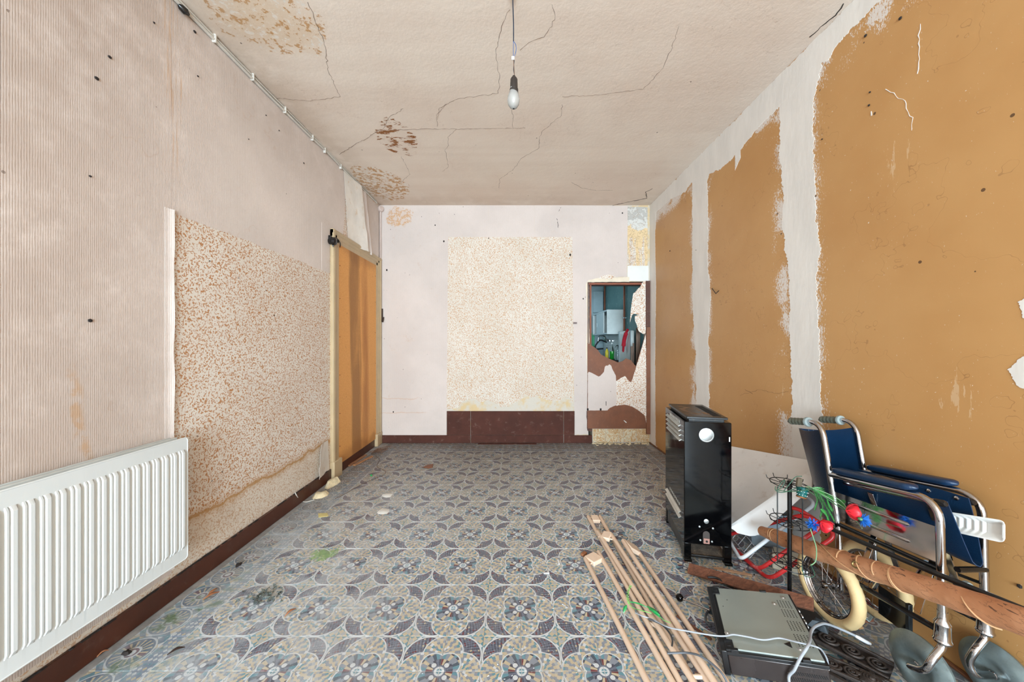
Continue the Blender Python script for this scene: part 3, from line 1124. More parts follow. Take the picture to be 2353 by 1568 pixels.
# ------------------------------------------------------------------ door in the left wall
def m_hardboard():
    k = Mat('water_stained_hardboard', 0.6, spec=0.3)
    p = k.pos('world')
    X, Y, Z = k.xyz(p)
    n = k.noise(k.scale(p, (1, 1, 0.12)), 7, 4, 0.6)
    n2 = k.noise(p, 180, 3, 0.7)
    n3 = k.noise(k.scale(p, (1, 1, 0.3)), 4, 5, 0.6)
    y = Y + (n - 0.5) * 0.16 + Z * 0.03
    col = k.mix(n2.ss(0.4, 0.6), c(236, 172, 100), c(222, 156, 86))
    def streak(a, b, amt, q):
        nonlocal col
        col = k.mix(y.ss(a, a + 0.05) * (b - y).ss(0.0, 0.02) * amt * n3.ss(0.2, 0.6), col, q)
    streak(3.40, 3.62, 0.62, c(124, 84, 52))
    streak(3.585, 3.66, 0.45, c(104, 64, 36))
    streak(3.70, 3.80, 0.45, c(156, 88, 42))
    streak(3.66, 3.84, 0.40, c(172, 104, 54))
    streak(3.00, 3.17, 0.5, c(166, 104, 50))
    col = k.mix(((Z - 1.95) + (n3 - 0.5) * 0.35).ss(0.0, 0.14) * 0.35, col, c(120, 74, 44))
    col = k.mix((0.22 - Z + (n3 - 0.5) * 0.3).ss(0.0, 0.1) * 0.45, col, c(150, 96, 52))
    col = k.mix(k.noise(p, 30, 3, 0.7).gt(0.72) * 0.6, col, c(80, 52, 36))
    k.col(col)
    k.bump(n2, 0.0005)
    return k.m


M_HARD = m_hardboard()
M_CASE = plain('yellowed_gloss_paint', c(190, 166, 130), 0.4, var=0.08, vs=4, dirt=c(150, 118, 84), dirt_amt=0.35)
door = MB().box((XL, 3.14, 0.088), (XL + 0.014, 4.03, 2.125)).build('door_1', M_HARD, None, kind='structure', smooth=0)


def casing(y0, y1, z0, z1, vertical=True):
    """stepped and rounded moulding"""
    prof = [(0, 0), (0, .030), (.16, .036), (.30, .030), (.36, .023), (.58, .023), (.64, .017), (.9, .017), (1, .012), (1, 0)]
    if vertical:
        return MB().prism([(XL + h, y0 + (y1 - y0) * t, z0) for t, h in prof], (0, 0, z1 - z0))
    return MB().prism([(XL + h, y0, z1 + (z0 - z1) * t) for t, h in prof], (0, y1 - y0, 0))


casing(3.035, 3.165, 0.12, 2.19).build('casing_left', M_CASE, door, smooth=0, bevel=.002)
casing(4.145, 4.01, 0.12, 2.19).build('casing_right', M_CASE, door, smooth=0, bevel=.002)
casing(3.035, 4.145, 2.085, 2.195, False).build('casing_top', M_CASE, door, smooth=0, bevel=.002)
MB().box((XL, 3.03, 0), (XL + 0.042, 3.17, 0.155)).build('plinth_block', M_CASE, door, bevel=.004)
MB().box((XL, 4.00, 0), (XL + 0.040, 4.14, 0.14)).build('plinth_block', M_CASE, door, bevel=.004)
MB().box((XL, 3.17, 0), (XL + 0.005, 4.0, 0.089)).build('kick_board', M_SKIRTL, door)
nl = MB()
for z in (.25, .55, .9, 1.25, 1.6, 1.9):
    nl.ball((XL + .0145, 3.18, z), .004, 6)
    nl.ball((XL + .0145, 3.995, z + .06), .004, 6)
nl.build('nail_heads', M_DARK, door, kind='stuff')
# loose paper and crumbled plaster at the foot of the door frame
M_RUB = plain('crumbled_yellow_plaster', c(214, 196, 160), 0.9, var=0.15, vs=30, bump=.004, bs=60)


def lump(name, pts, h, mat, label, cat, seed, group=None):
    """a small broken lump: irregular polygon, domed"""
    rnd = random.Random(seed)
    mb = MB()
    ctr = sum((Vector(p) for p in pts), Vector()) / len(pts)
    n = len(pts)
    ring1 = [Vector(p) for p in pts]
    ring2 = [ctr.lerp(q, .62) + Vector((0, 0, h * rnd.uniform(.6, 1.1))) for q in ring1]
    vs = ring1 + ring2 + [ctr + Vector((0, 0, h))]
    fs = [(i, (i + 1) % n, n + (i + 1) % n, n + i) for i in range(n)] + [(n + i, n + (i + 1) % n, 2 * n) for i in range(n)] + [tuple(reversed(range(n)))]
    mb.add(vs, fs)
    o = mb.build(name, mat, smooth=50)
    return tag(o, label, cat, group)


def irregular(ctr, rx, ry, n, seed, rot=0):
    rnd = random.Random(seed)
    out = []
    for i in range(n):
        a = 2 * PI * i / n
        r = rnd.uniform(.7, 1.15)
        x, y = rx * r * math.cos(a), ry * r * math.sin(a)
        out.append((ctr[0] + x * math.cos(rot) - y * math.sin(rot), ctr[1] + x * math.sin(rot) + y * math.cos(rot), 0.001))
    return out


lump('plaster_rubble', irregular((XL + .075, 2.93, 0), .05, .09, 9, 1), .05, M_RUB, 'pale yellow heap of crumbled plaster at the foot of the door frame', 'rubble', 1)
lump('plaster_rubble', irregular((XL + .09, 2.72, 0), .05, .07, 9, 2), .028, M_RUB, 'flatter pale yellow plaster crumb beside the left skirting, before the heap', 'rubble', 2)

# doorbell on the frame corner
b0 = Vector((XL + .03, 3.015, 2.075))
bell = thing('doorbell', 'round black doorbell buzzer on the top left corner of the door frame', 'doorbell', (XL, 3.015, 2.03))
M_BAKE = plain('black_bakelite', c(22, 20, 20), 0.25, var=.2)
MB().lathe([(.024, -.030), (.026, -.02), (.026, -.004), (.031, 0), (.033, .012), (.030, .028), (.018, .036), (0, .038)], b0, (1, 0, 0), 20).build('dome', M_BAKE, bell)
MB().box((XL + .002, 3.0, 2.09), (XL + .02, 3.03, 2.125)).build('mounting_plate', M_BAKE, bell, bevel=.003)
MB().tube(spline([(XL + .02, 3.02, 2.11), (XL + .045, 3.06, 2.115), (XL + .046, 3.12, 2.09), (XL + .03, 3.15, 2.06)]), .004, 6).build('wire', M_BAKE, bell)
MB().ball((XL + .045, 3.0, 2.035), (.008, .008, .012), 8).build('stub', M_BAKE, bell)
# small rusty latch on the far jamb
M_RUST = plain('rusty_iron', c(62, 44, 36), 0.75, 0.3, var=.3, vs=30, dirt=c(110, 66, 40), dirt_amt=.5)
lat = MB().box((XL + .02, 4.135, 1.44), (XL + .045, 4.15, 1.60)).tube([(XL + .03, 4.13, 1.46), (XL + .055, 4.12, 1.44), (XL + .06, 4.13, 1.50)], .005, 6).build('latch', M_RUST)
tag(lat, 'small rusty latch on the far jamb of the left door', 'latch')

# ------------------------------------------------------------------ painted cable along the ceiling of the left wall
M_CABLE = plain('white_painted_cable', c(206, 200, 190), 0.5, var=.1, vs=5)
cb = thing('ceiling_cable', 'white painted twin cable clipped along the ceiling edge of the left wall', 'cable', (XL + .02, 2.5, 2.80))
for dz, r in ((0, .0075), (.019, .0055)):
    pts = [(XL + .012, y, ZC - .030 + dz + .003 * math.sin(y * 5 + dz * 60) + (.012 if y > 2.8 else 0)) for y in [(-1.45 + .22 * i) for i in range(26)]]
    MB().tube(pts, r, 8).build('cable_run', M_CABLE, cb)
for y in (1.15, 1.58, 1.85, 2.12, 2.42, 2.75, 2.93, 3.2):
    MB().bar((XL, y, ZC - .019), (XL + .021, y, ZC - .019), .012, .046).build('clip', M_CABLE, cb, bevel=.003)
jb = MB().lathe([(.036, -.025), (.036, -.01), (.033, .01), (.022, .014), (.020, .010), (0, .010)], (XL + .03, 4.125, 2.785), (.75, -.65, 0), 20).bar((XL + .045, 4.10, 2.785), (XL + .045, 4.10, 2.797), .004, .004)
M_PINKP = plain('pinkish_painted_fitting', c(206, 186, 176), .55, var=.08)
tag(jb.build('junction_box', M_PINKP), 'round pinkish junction box in the top left far corner', 'junction box')
cd = MB().tube([(XL + .022, 4.135, 2.76), (XL + .018, 4.14, 2.6), (XL + .018, 4.14, 2.2)], .010, 10)
tag(cd.build('conduit', M_PINKP), 'pinkish painted conduit down the far left corner', 'conduit')
tag(MB().lathe([(.006, 0), (.014, .01), (.016, .03), (.006, .045)], wl(404, 10) + Vector((.012, 0, 0)), (.3, 1, -.3), 12).build('cable_gland', M_BAKE), 'black cable gland at the near end of the ceiling cable', 'gland')

# ------------------------------------------------------------------ radiator
M_RAD = plain('white_radiator_enamel', c(226, 232, 233), 0.32, var=.03, vs=2)
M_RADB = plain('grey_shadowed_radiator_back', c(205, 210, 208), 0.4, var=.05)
rad = thing('radiator', 'white ribbed panel radiator on the left wall', 'radiator', (XL + .06, 1.1, .2))
ry0, ry1, rz0, rz1, rxf = 0.35, 1.606, 0.207, 0.762, -1.503
pitch = 0.0382
pts = []                                           # (y, depth) section: a deep groove between two half-round ribs
y = ry1 - .016
prof = [(ry1, -.012), (ry1 - .003, 0)]
while y > ry0 + pitch:
    prof += [(y, 0), (y - .0035, .0070), (y - .0060, .0085), (y - .0150, .0085), (y - .0185, .0005), (y - .0200, .0005), (y - .0215, .0060), (y - .0265, .0065), (y - .0290, 0)]
    y -= pitch
prof += [(ry0, 0)]
rows = [(rz1, .0), (rz1 - .052, .0), (rz1 - .066, 1.0), (rz0 + .066, 1.0), (rz0 + .052, 0.0), (rz0, .0)]
vs, fs = [], []
n = len(prof)
for z, k_ in rows:
    for yy, d in prof:
        vs.append((rxf + (d * k_ if d > 0 else d), yy, z))
for r_ in range(len(rows) - 1):
    for i in range(n - 1):
        fs.append((r_ * n + i, r_ * n + i + 1, (r_ + 1) * n + i + 1, (r_ + 1) * n + i))
MB().add(vs, fs).build('front_panel', M_RAD, rad, smooth=25)
MB().box((rxf - .006, ry0, rz0), (rxf - .0005, ry1 - .001, rz1), None).build('panel_back', M_RAD, rad, bevel=.002)
ed = MB()
ed.tube(bend([(rxf - .002, ry0, rz1), (rxf - .002, ry1, rz1), (rxf - .002, ry1, rz0), (rxf - .002, ry0, rz0)], .016), .0035, 8)
ed.build('rolled_edge', M_RAD, rad)
MB().box((rxf - .028, ry0, rz0 + .03), (rxf - .008, ry1 - .03, rz1 - .006)).build('convector', M_RADB, rad, bevel=.002)
MB().box((rxf - .080, ry0, rz0 + .004), (rxf - .070, ry1 - .006, rz1 + .0)).build('rear_panel', M_RADB, rad, bevel=.003)
MB().box((rxf - .048, ry0, rz1 - .010), (rxf - .034, ry1 - .012, rz1 + .002)).build('top_rail', M_RADB, rad, bevel=.003)
MB().box((rxf - .067, ry0, rz0 + .03), (rxf - .050, ry1 - .03, rz1 - .01)).build('convector', M_RADB, rad, bevel=.002)
for z in (rz0 + .03, rz1 - .03):
    MB().tube([(rxf - .02, ry1 - .02, z), (rxf - .075, ry1 - .02, z)], .012, 8).build('connecting_pipe', M_RADB, rad)
for yy in (.5, 1.48):
    MB().box((XL + .002, yy, rz0 + .05), (rxf - .079, yy + .03, rz1 - .05)).build('bracket', M_RADB, rad)

# ------------------------------------------------------------------ cupboard door, back wall (torn open)
def q(x, y, dy=0.0):                              # pixel of the enlarged detail -> the plane of the cupboard
    p = bk(1320 + x / 3.732, 620 + y / 3.732, YB)
    return (p.x, p.z)


M_BRB = plain('brown_hardboard', c(122, 74, 48), 0.6, var=.12, vs=8, dirt=c(160, 120, 92), dirt_amt=.2)
M_BRD = plain('dark_brown_board', c(84, 48, 34), 0.6, var=.12, vs=8, dirt=c(190, 170, 150), dirt_amt=.2)
M_RWOOD = wood('reddish_raw_timber', c(150, 84, 54), c(112, 58, 38), 0.6, axis=2)
DY = YB - 0.012                                    # face of the leaf


def dpoly(pts, th, y, mat, name, parent, seed=None, amp=.004, step=.012):
    P = [q(*p) for p in pts]
    if seed is not None:
        P = ragged(P, amp, step, seed, True)
    return MB().prism([(x, y, z) for x, z in P], (0, th, 0)).build(name, mat, parent, smooth=0)


dr = dpoly([(110, 628), (170, 665), (200, 690), (225, 728), (240, 735), (300, 765), (370, 795), (410, 785), (440, 760), (450, 765), (480, 775), (500, 800), (525, 830), (550, 745), (578, 650), (592, 600), (609, 548),
            (613, 900), (613, 1362), (106, 1362), (110, 1000)], .010, DY, M_BRB, 'door_2', None)
dr['kind'] = 'structure'
dpoly([(112, 1207), (112, 892), (120, 876), (150, 886), (205, 916), (222, 908), (250, 878), (258, 832), (268, 822), (285, 822), (296, 811), (312, 822), (322, 850), (352, 910), (356, 955), (360, 1160), (335, 1168), (300, 1185), (280, 1206)],
      -.0012, DY, M_PINKB, 'pink_paper_remnant', dr, 61, .002, .01)
dpoly([(356, 955), (395, 928), (432, 912), (445, 930), (465, 955), (482, 967), (500, 920), (526, 832), (552, 745), (580, 650), (609, 552), (612, 900), (613, 1318), (600, 1250), (545, 1205), (490, 1172), (432, 1157), (372, 1162), (358, 1168)],
      -.0014, DY, M_FLECK, 'flecked_paper_remnant', dr, 62, .002, .01)
dpoly([(528, 828), (516, 870), (437, 905), (430, 912), (420, 890)], -.0018, DY, M_BRB, 'torn_board_layer', dr)
dpoly([(100, 1210), (112, 1207), (110, 1362), (148, 1364), (150, 1385), (112, 1380), (104, 1290)], -.002, DY - .0005, M_BRD, 'splintered_edge', dr, 63, .006, .008)
dpoly([(418, 1292), (424, 1290), (446, 1308), (440, 1314)], -.001, DY - .001, M_WHITEP, 'paint_chip', dr)
for x in (112, 222):
    dpoly([(x - 7, 1188), (x + 7, 1188), (x + 7, 1206), (x - 7, 1206)], -.006, DY, M_DARK, 'hinge_mark', dr)
dpoly([(266, 1128), (271, 1128), (271, 1165), (267, 1165)], -.002, DY - .001, M_DARK, 'keyhole_slit', dr)


# flecked paper still hanging over the right of the hole, edge curling
def hang(pts, name, seed, curl):
    P = ragged([q(*p) for p in pts], .003, .012, seed, True)
    xm = q(610, 0)[0]
    mb = MB()
    mb.prism([(x, DY - .002 - curl * max(0, xm - x) ** 1.6, z) for x, z in P], (0, -.0016, 0))
    mb.build(name, M_FLECK, dr, smooth=0)


hang([(612, 96), (590, 100), (575, 118), (565, 132), (560, 150), (535, 170), (515, 195), (500, 203), (492, 245), (482, 300), (475, 365), (467, 468), (476, 425), (488, 392), (505, 381), (530, 386), (552, 389), (512, 398), (513, 440), (530, 478), (540, 515), (550, 532), (585, 555), (606, 548)], 'hanging_flecked_paper', 64, .22)
# frame timbers
MB().box((q(112, 0)[0], YB - .004, q(0, 640)[1]), (q(122, 0)[0], YB + .12, q(0, 108)[1])).build('frame_shadow_board', M_BRD, dr)
MB().box((q(131, 0)[0], YB + .002, q(0, 660)[1]), (q(146, 0)[0], YB + .03, q(0, 125)[1])).build('frame_batten', M_RWOOD, dr)
MB().box((q(118, 0)[0], YB + .002, q(0, 128)[1]), (q(605, 0)[0], YB + .03, q(0, 113)[1])).build('frame_batten', wood('reddish_raw_timber_lintel', c(160, 86, 52), c(116, 56, 36), axis=0), dr)
MB().box((q(118, 0)[0], YB + .03, q(0, 125)[1]), (q(605, 0)[0], YB + .15, q(0, 106)[1])).build('lintel_soffit', M_BRD, dr)
MB().box((q(606, 0)[0], YB - .022, q(0, 492)[1]), (q(654, 0)[0], YB, q(0, 98)[1])).build('jamb_board_upper', M_BRD, dr, bevel=.002)
MB().box((q(612, 0)[0], YB - .026, q(0, 1408)[1]), (q(660, 0)[0], YB, q(0, 494)[1])).build('jamb_board_lower', M_BRB, dr, bevel=.002)
# marbled step tiles under the cupboard
def m_marble():
    k = Mat('marbled_step_tile', 0.3)
    p = k.pos('object')
    n = k.noise(p, 14, 4, 0.6, 2.4)
    col = k.mix((n - 0.5).abs().ss(0.0, 0.09), c(190, 142, 88), c(216, 204, 176))
    k.col(k.mix(n.ss(0.6, 0.68) * .6, col, c(176, 168, 140)))
    return k.m


M_MARB = m_marble()
sp = struct(MB().box((bk(1361, 0).x, YB - .001, 0), (OX1, YB + .15, .172)), 'trim_1', M_PLAST, smooth=0)
for a, b in ((155, 264), (266, 376), (378, 419), (421, 526), (528, 612)):
    x0, x1 = q(a, 0)[0], q(b, 0)[0]
    MB().box((x0 + .0015, YB - .010, .012), (x1 - .0015, YB - .001, .166)).build('tile', M_MARB, sp, bevel=.002)
MB().box((q(614, 0)[0], YB - .006, .012), (q(640, 0)[0], YB - .001, .15)).build('tile', M_MARB, sp, bevel=.002)
cr = MB()
rnd = random.Random(4)
for i in range(70):
    x = rnd.uniform(.93, 1.60)
    cr.ball((x, YB - .02 - abs(rnd.gauss(0, .03)), .002), (rnd.uniform(.004, .02), rnd.uniform(.004, .014), rnd.uniform(.003, .012)), 6)
tag(cr.build('plaster_crumbs', M_RUB, kind='stuff'), 'pale plaster crumbs along the foot of the marbled step', 'crumbs')
ln = MB().box((-.42, YB - .075, .0005), (.27, YB - .045, .008))
tag(ln.build('wooden_strip', M_SKIRT, bevel=.002), 'thin dark wooden strip lying along the back baseboard', 'strip')

# ------------------------------------------------------------------ kitchen seen through the hole
def m_teal():
    k = Mat('teal_kitchen_paper', 0.6)
    p = k.pos('world')
    n = k.noise(k.scale(p, (1, 1, .3)), 60, 2)
    col = k.mix(k.noise(p, 2, 3).ss(.3, .7), c(74, 118, 122), c(92, 136, 138))
    k.col(k.mix(n.gt(.68) * .5, col, c(176, 202, 200)))
    return k.m


M_TEAL = m_teal()
M_KW = plain('kitchen_white_enamel', c(214, 224, 222), 0.3, var=.05)
M_KG = plain('kitchen_pale_blue_board', c(166, 188, 194), 0.45, var=.06)
M_KT = plain('white_glazed_tile', c(206, 222, 224), 0.2, var=.05)
KX, KY = 1.66, 6.45
kw = MB().box((KX, YB + .15, 0), (KX + .1, KY + .1, ZC))
wk = struct(kw, 'wall_kitchen_right', M_TEAL, smooth=0)
struct(MB().box((.5, KY, 0), (KX, KY + .1, ZC)), 'wall_kitchen_back', M_KG, smooth=0)
struct(MB().box((.4, YB + .15, 0), (.5, KY + .1, ZC)), 'wall_kitchen_left', M_KG, smooth=0)
struct(MB().box((.4, YB + .15, ZC - .05), (KX + .1, KY + .1, ZC + .05)), 'ceiling_kitchen', M_KW, smooth=0)
struct(MB().box((.4, YB + .15, -.1), (KX + .1, KY + .1, 0)), 'floor_kitchen', M_GROUT, smooth=0)
for j in range(14):                                # wall tiles behind the sink
    for z in range(4):
        y0 = 4.9 + j * .108
        MB().box((KX - .006, y0, .93 + z * .108), (KX, y0 + .1055, .93 + z * .108 + .1055)).build('tile', M_KT, wk, smooth=0)
cbx, cby0, cby1, cbz0, cbz1 = 1.397, 5.2, 6.14, 1.322, 1.690
cab = thing('wall_cabinet', 'white kitchen wall cabinet with sliding doors, seen through the torn hole', 'cabinet', (1.52, 5.6, cbz0))
MB().box((cbx, cby0, cbz0), (KX - .007, cby0 + .018, cbz1)).build('side_panel', M_KW, cab, bevel=.002)
MB().box((cbx, cby1 - .018, cbz0), (KX - .007, cby1, cbz1)).build('side_panel', M_KW, cab, bevel=.002)
MB().box((cbx, cby0 + .018, cbz1 - .022), (KX - .007, cby1 - .018, cbz1)).build('top_panel', M_KG, cab, bevel=.002)
MB().box((cbx, cby0 + .018, cbz0), (KX - .007, cby1 - .018, cbz0 + .022)).build('bottom_panel', M_KG, cab, bevel=.002)
MB().box((KX - .016, cby0 + .018, cbz0 + .022), (KX - .0075, cby1 - .018, cbz1 - .022)).build('back_panel', M_DARK, cab)
dpan = MB().box((cbx + .006, 5.42, cbz0 + .023), (cbx + .012, 5.90, cbz1 - .023)).build('sliding_door', M_KG, cab)
MB().box((cbx + .002, 5.84, cbz0 + .13), (cbx + .006, 5.855, cbz0 + .2)).build('finger_pull', M_KW, dpan)
MB().box((cbx + .004, 5.41, cbz0 + .023), (cbx + .014, 5.43, cbz1 - .023)).build('door_edge', M_KW, dpan)
M_CU = plain('brown_painted_pipe', c(126, 74, 52), .4, .2, var=.15)
for y, lb in ((5.12, 'brown pipe up the teal kitchen wall in front of the white cabinet'), (6.22, 'brown pipe up the kitchen wall beyond the white cabinet')):
    pp = thing('pipe', lb, 'pipe', (KX - .03, y, 1.2))
    MB().tube([(KX - .03, y, .95 if y < 6 else 1.69), (KX - .03, y, ZC - .06)], .016, 10).build('pipe_run', M_CU, pp)
    for z in ((1.56, 1.15) if y < 6 else (1.76,)):
        MB().bar((KX, y, z), (KX - .052, y, z), .03, .02).build('pipe_clip', M_KG, pp, bevel=.003)
tag(MB().box((1.46, 6.36, 1.745), (1.64, 6.45, 2.13)).build('wall_panel', M_KG, bevel=.004), 'pale blue cover panel on the far kitchen wall above the cabinet', 'panel')
ct = thing('kitchen_counter', 'kitchen counter with dark top beneath the white wall cabinet', 'counter', (1.4, 5.6, 0))
MB().box((1.10, 5.2, .06), (KX - .007, 6.4, .90)).build('cupboard_body', M_KW, ct, bevel=.003)
MB().box((1.08, 5.18, .90), (KX - .007, 6.44, .93)).build('worktop', M_DARK, ct, bevel=.004)
M_CHROME = Mat('chrome', .08, 1.0).col(c(222, 222, 222)).m
fc = thing('kitchen_tap', 'chrome swan neck tap on the tiled kitchen wall', 'tap', (1.6, 6.1, 1.2))
MB().tube([(KX - .006, 5.98, 1.225), (1.61, 5.98, 1.225)], .014, 8).tube([(1.63, 5.90, 1.225), (1.63, 6.10, 1.225)], .011, 8).build('tap_body', M_CHROME, fc)
MB().tube(bend([(1.61, 6.0, 1.225), (1.58, 6.0, 1.31), (1.47, 6.0, 1.31), (1.46, 6.0, 1.22)], .05), .010, 8).build('spout', M_CHROME, fc)
for y in (5.91, 6.09):
    MB().tube([(1.61, y, 1.225), (1.60, y, 1.26)], .014, 8).build('tap_handle', M_CHROME, fc)
gsr = MB().tube(bend([(1.62, 6.05, 1.20), (1.50, 6.05, 1.25), (1.42, 6.05, 1.14), (1.42, 6.05, 1.08), (1.56, 6.05, 1.09)], .05), .013, 8)
tag(gsr.build('hose', plain('black_rubber_hose', c(24, 26, 28), .4)), 'black curved hose hanging under the kitchen tap', 'hose')
tag(MB().box((1.41, 6.2, .95), (1.445, 6.4, 1.36)).build('chopping_board', plain('green_plastic_board', c(40, 150, 96), .4), bevel=.004), 'green board standing at the left end of the kitchen counter', 'board')


def bottle(x, y, z, h, r, mat, capm, label, neck=.35):
    t = thing('bottle', label, 'bottle', (x, y, z))
    MB().lathe([(r * .9, 0), (r, .006), (r, h * (1 - neck)), (r * .75, h * (1 - neck * .7)), (r * .35, h * .86), (r * .32, h * .93)], (x, y, z), (0, 0, 1), 16).build('body', mat, t)
    MB().lathe([(r * .42, 0), (r * .42, h * .08), (r * .3, h * .1)], (x, y, z + h * .92), (0, 0, 1), 12).build('cap', capm, t)
    return t


M_YEL = plain('yellow_plastic', c(214, 194, 40), .35, var=.05)
M_GRN = plain('bright_green_liquid', c(40, 214, 66), .2, var=.05)
gl = Mat('clear_glass', .03)
gl.b.inputs['Transmission Weight'].default_value = 1.0
gl.b.inputs['Base Color'].default_value = (.86, .93, .93, 1)
M_GLASS = gl.m
bottle(1.475, 5.5, .93, .185, .026, M_YEL, M_DARK, 'yellow plastic bottle with dark cap on the kitchen counter')
gb = bottle(1.555, 5.5, .93, .26, .033, M_GLASS, M_KW, 'clear bottle half full of green liquid on the kitchen counter', .5)
MB().lathe([(.028, .004), (.030, .01), (.030, .125), (.029, .126)], (1.555, 5.5, .93), (0, 0, 1), 16).build('green_liquid', M_GRN, gb)
jar = MB().lathe([(.040, 0), (.042, .01), (.042, .16), (.034, .20), (.016, .225), (.0, .23)], (1.60, 5.36, .93), (0, 0, 1), 18)
tag(jar.build('glass_dome', M_GLASS), 'clear glass dome beside the green bottle on the kitchen counter', 'glass')
fr = thing('tall_door', 'white enamel panel door standing right of the kitchen counter', 'door', (1.56, 4.85, 0))
MB().box((1.555, 4.60, .02), (1.60, 5.14, 1.36)).build('panel', M_KW, fr, bevel=.012)
MB().box((1.548, 5.10, .02), (1.556, 5.14, 1.36)).build('edge_strip', M_KG, fr, bevel=.003)
MB().box((1.548, 4.60, .02), (1.556, 4.63, 1.36)).build('edge_strip', M_KG, fr, bevel=.003)
# red cloth glove hanging on that door
GX = -.014
gv = thing('red_glove', 'red knitted glove hanging on the white kitchen door', 'glove', (1.54, 4.72, 1.15))
M_REDK = plain('red_wool', c(176, 22, 42), .8, var=.15, vs=40, bump=.002, bs=200)
MB().tube(spline([(1.531, 4.66, 1.375), (1.522, 4.70, 1.33), (1.515, 4.76, 1.24), (1.514, 4.79, 1.15)]), [.010] + [.018] * 8 + [.026] * 12 + [.028] * 4, 10).build('palm', M_REDK, gv)
for i, (dy, l) in enumerate(((-.022, .06), (-.007, .075), (.008, .075), (.023, .06))):
    MB().tube([(1.514, 4.79 + dy, 1.165), (1.512, 4.80 + dy * 1.1, 1.14 - l)], [.010, .008], 8).build('finger', M_REDK, gv)
MB().tube(spline([(1.514, 4.77, 1.22), (1.510, 4.815, 1.20), (1.510, 4.83, 1.175)]), .009, 8).build('thumb', M_REDK, gv)
# splintered timber right of the hole
wd = wood('grey_splintered_wood', c(126, 102, 84), c(86, 66, 54), axis=2)
for i, (a, b, w, lb) in enumerate((((1.56, 4.40, .92), (1.575, 4.40, 1.38), .05, 'broad grey weathered board standing behind the hole, nearest the jamb'), ((1.49, 4.42, .9), (1.50, 4.42, 1.15), .022, 'short splintered pale lath behind the hole, left of the weathered board'), ((1.525, 4.44, .9), (1.53, 4.44, 1.19), .016, 'thin splintered lath behind the hole, between lath and weathered board'))):
    tag(MB().bar(Vector(a) - Vector((0, 0, a[2])), b, w, .02, up=(0, 1, 0)).build('plank', wd), lb, 'plank')

# ------------------------------------------------------------------ hanging bulb
bx, by = 0.0, 1.62
lamp = thing('pendant_bulb', 'frosted bulb in a black holder hanging by wires from the ceiling', 'lamp', (bx, by, 2.29))
M_BULB = Mat('frosted_bulb_glass', .18)
M_BULB.col(c(196, 193, 188))
M_BULB.b.inputs['Transmission Weight'].default_value = .5
M_WIREB = plain('blue_wire', c(48, 86, 140), .4)
M_WIREK = plain('dark_blue_twisted_wire', c(30, 40, 56), .5)
M_WIREBR = plain('brown_wire', c(96, 66, 48), .5)
z0 = 1.2 + (787 - 250) / 800 * by
def bz(py):
    return 1.2 + (787 - py) / 800 * by
def bxp(px):
    return (px - 1180) / 800 * by
r = .0285
prof = [(.0, bz(250)), (.008, bz(249.5)), (.018, bz(246)), (.0255, bz(240)), (.0285, bz(231)), (.0265, bz(222)), (.020, bz(213)), (.0165, bz(207)), (.0165, bz(203))]
MB().lathe([(a, b) for a, b in prof], (bx, by, 0), (0, 0, 1), 28).build('bulb', M_BULB.m, lamp, smooth=60)
MB().lathe([(.004, 0), (.004, .0012)], (bx + .001, by - .0005, bz(250.4)), (0, 0, 1), 12).build('bulb_mark', M_DARK, lamp)
MB().lathe([(.0195, bz(214)), (.0200, bz(206)), (.0175, bz(205)), (.0172, bz(190)), (.0165, bz(189)), (.0165, bz(183)), (.012, bz(179)), (.007, bz(178)), (.007, bz(175))], (bx + .002, by, 0), (0, 0, 1), 24).build('lamp_holder', plain('dark_brown_bakelite', c(48, 40, 36), .45, var=.15), lamp)
def bw(L, r, mat, name):
    MB().tube(spline([(bxp(x), by, bz(y)) for x, y in L]), r, 6).build(name, mat, lamp)
bw([(1178, -30), (1178.5, 10), (1180, 55), (1180, 95)], .0026, M_WIREK, 'twisted_wire')
bw([(1180, 95), (1179.5, 115), (1180, 133)], .0013, M_WIREB, 'wire')
bw([(1180, 95), (1185, 103), (1186, 115), (1181, 133)], .0013, M_WIREB, 'wire')
bw([(1180, 133), (1181, 155), (1182, 176)], .0016, M_WIREBR, 'wire')
bw([(1182, 138), (1180, 160), (1183, 176)], .0013, M_WIREK, 'wire')
MB().box((bxp(1175.5), by - .004, bz(138)), (bxp(1182), by + .004, bz(130))).build('terminal_block', M_WHITEP, lamp, bevel=.0015)
MB().lathe([(.02, 0), (.02, .004), (.004, .012)], (bxp(1178), by, ZC - .012), (0, 0, 1), 14).build('ceiling_hook', M_DARK, lamp)


# ------------------------------------------------------------------ gas heater
M_BLK = plain('black_gloss_enamel', c(5, 5, 6), 0.08, var=.2, spec=.3)
M_BLKM = plain('black_satin_steel', c(20, 20, 21), 0.32, var=.3, vs=14, dirt=c(120, 100, 80), dirt_amt=.25)
M_ALU = plain('dull_aluminium', c(196, 198, 196), .38, .85, var=.06)
M_LOUV = plain('light_louvre_metal', c(200, 198, 190), .35, .5, var=.08, dirt=c(90, 80, 70), dirt_amt=.3)
ang = -math.atan2(.045, .23)
HM = Matrix.Translation((0.939, 1.916, 0)) @ Matrix.Rotation(ang, 4, 'Z')
ht = thing('gas_heater', 'tall black enamel gas heater standing on the floor near the right wall', 'heater', M=HM)
W, D, H = .238, .435, .765
zb = .095
MB().box((0, 0, zb), (W, D, H)).build('body', M_BLK, ht, bevel=.004)
MB().box((.018, .02, H + .010), (W - .010, D - .005, H + .024)).box((.03, .03, H - .002), (W - .025, D - .02, H + .012)).build('top_plate', M_BLKM, ht, bevel=.003)
sl = MB()
M_SLOT = plain('dark_slot', c(3, 3, 3), .8)
for i in range(9):
    y = .055 + i * .036
    MB().box((.165, y, H + .0235), (.207, y + .026, H + .0252)).build('top_vent_slot', M_SLOT, ht, smooth=0)
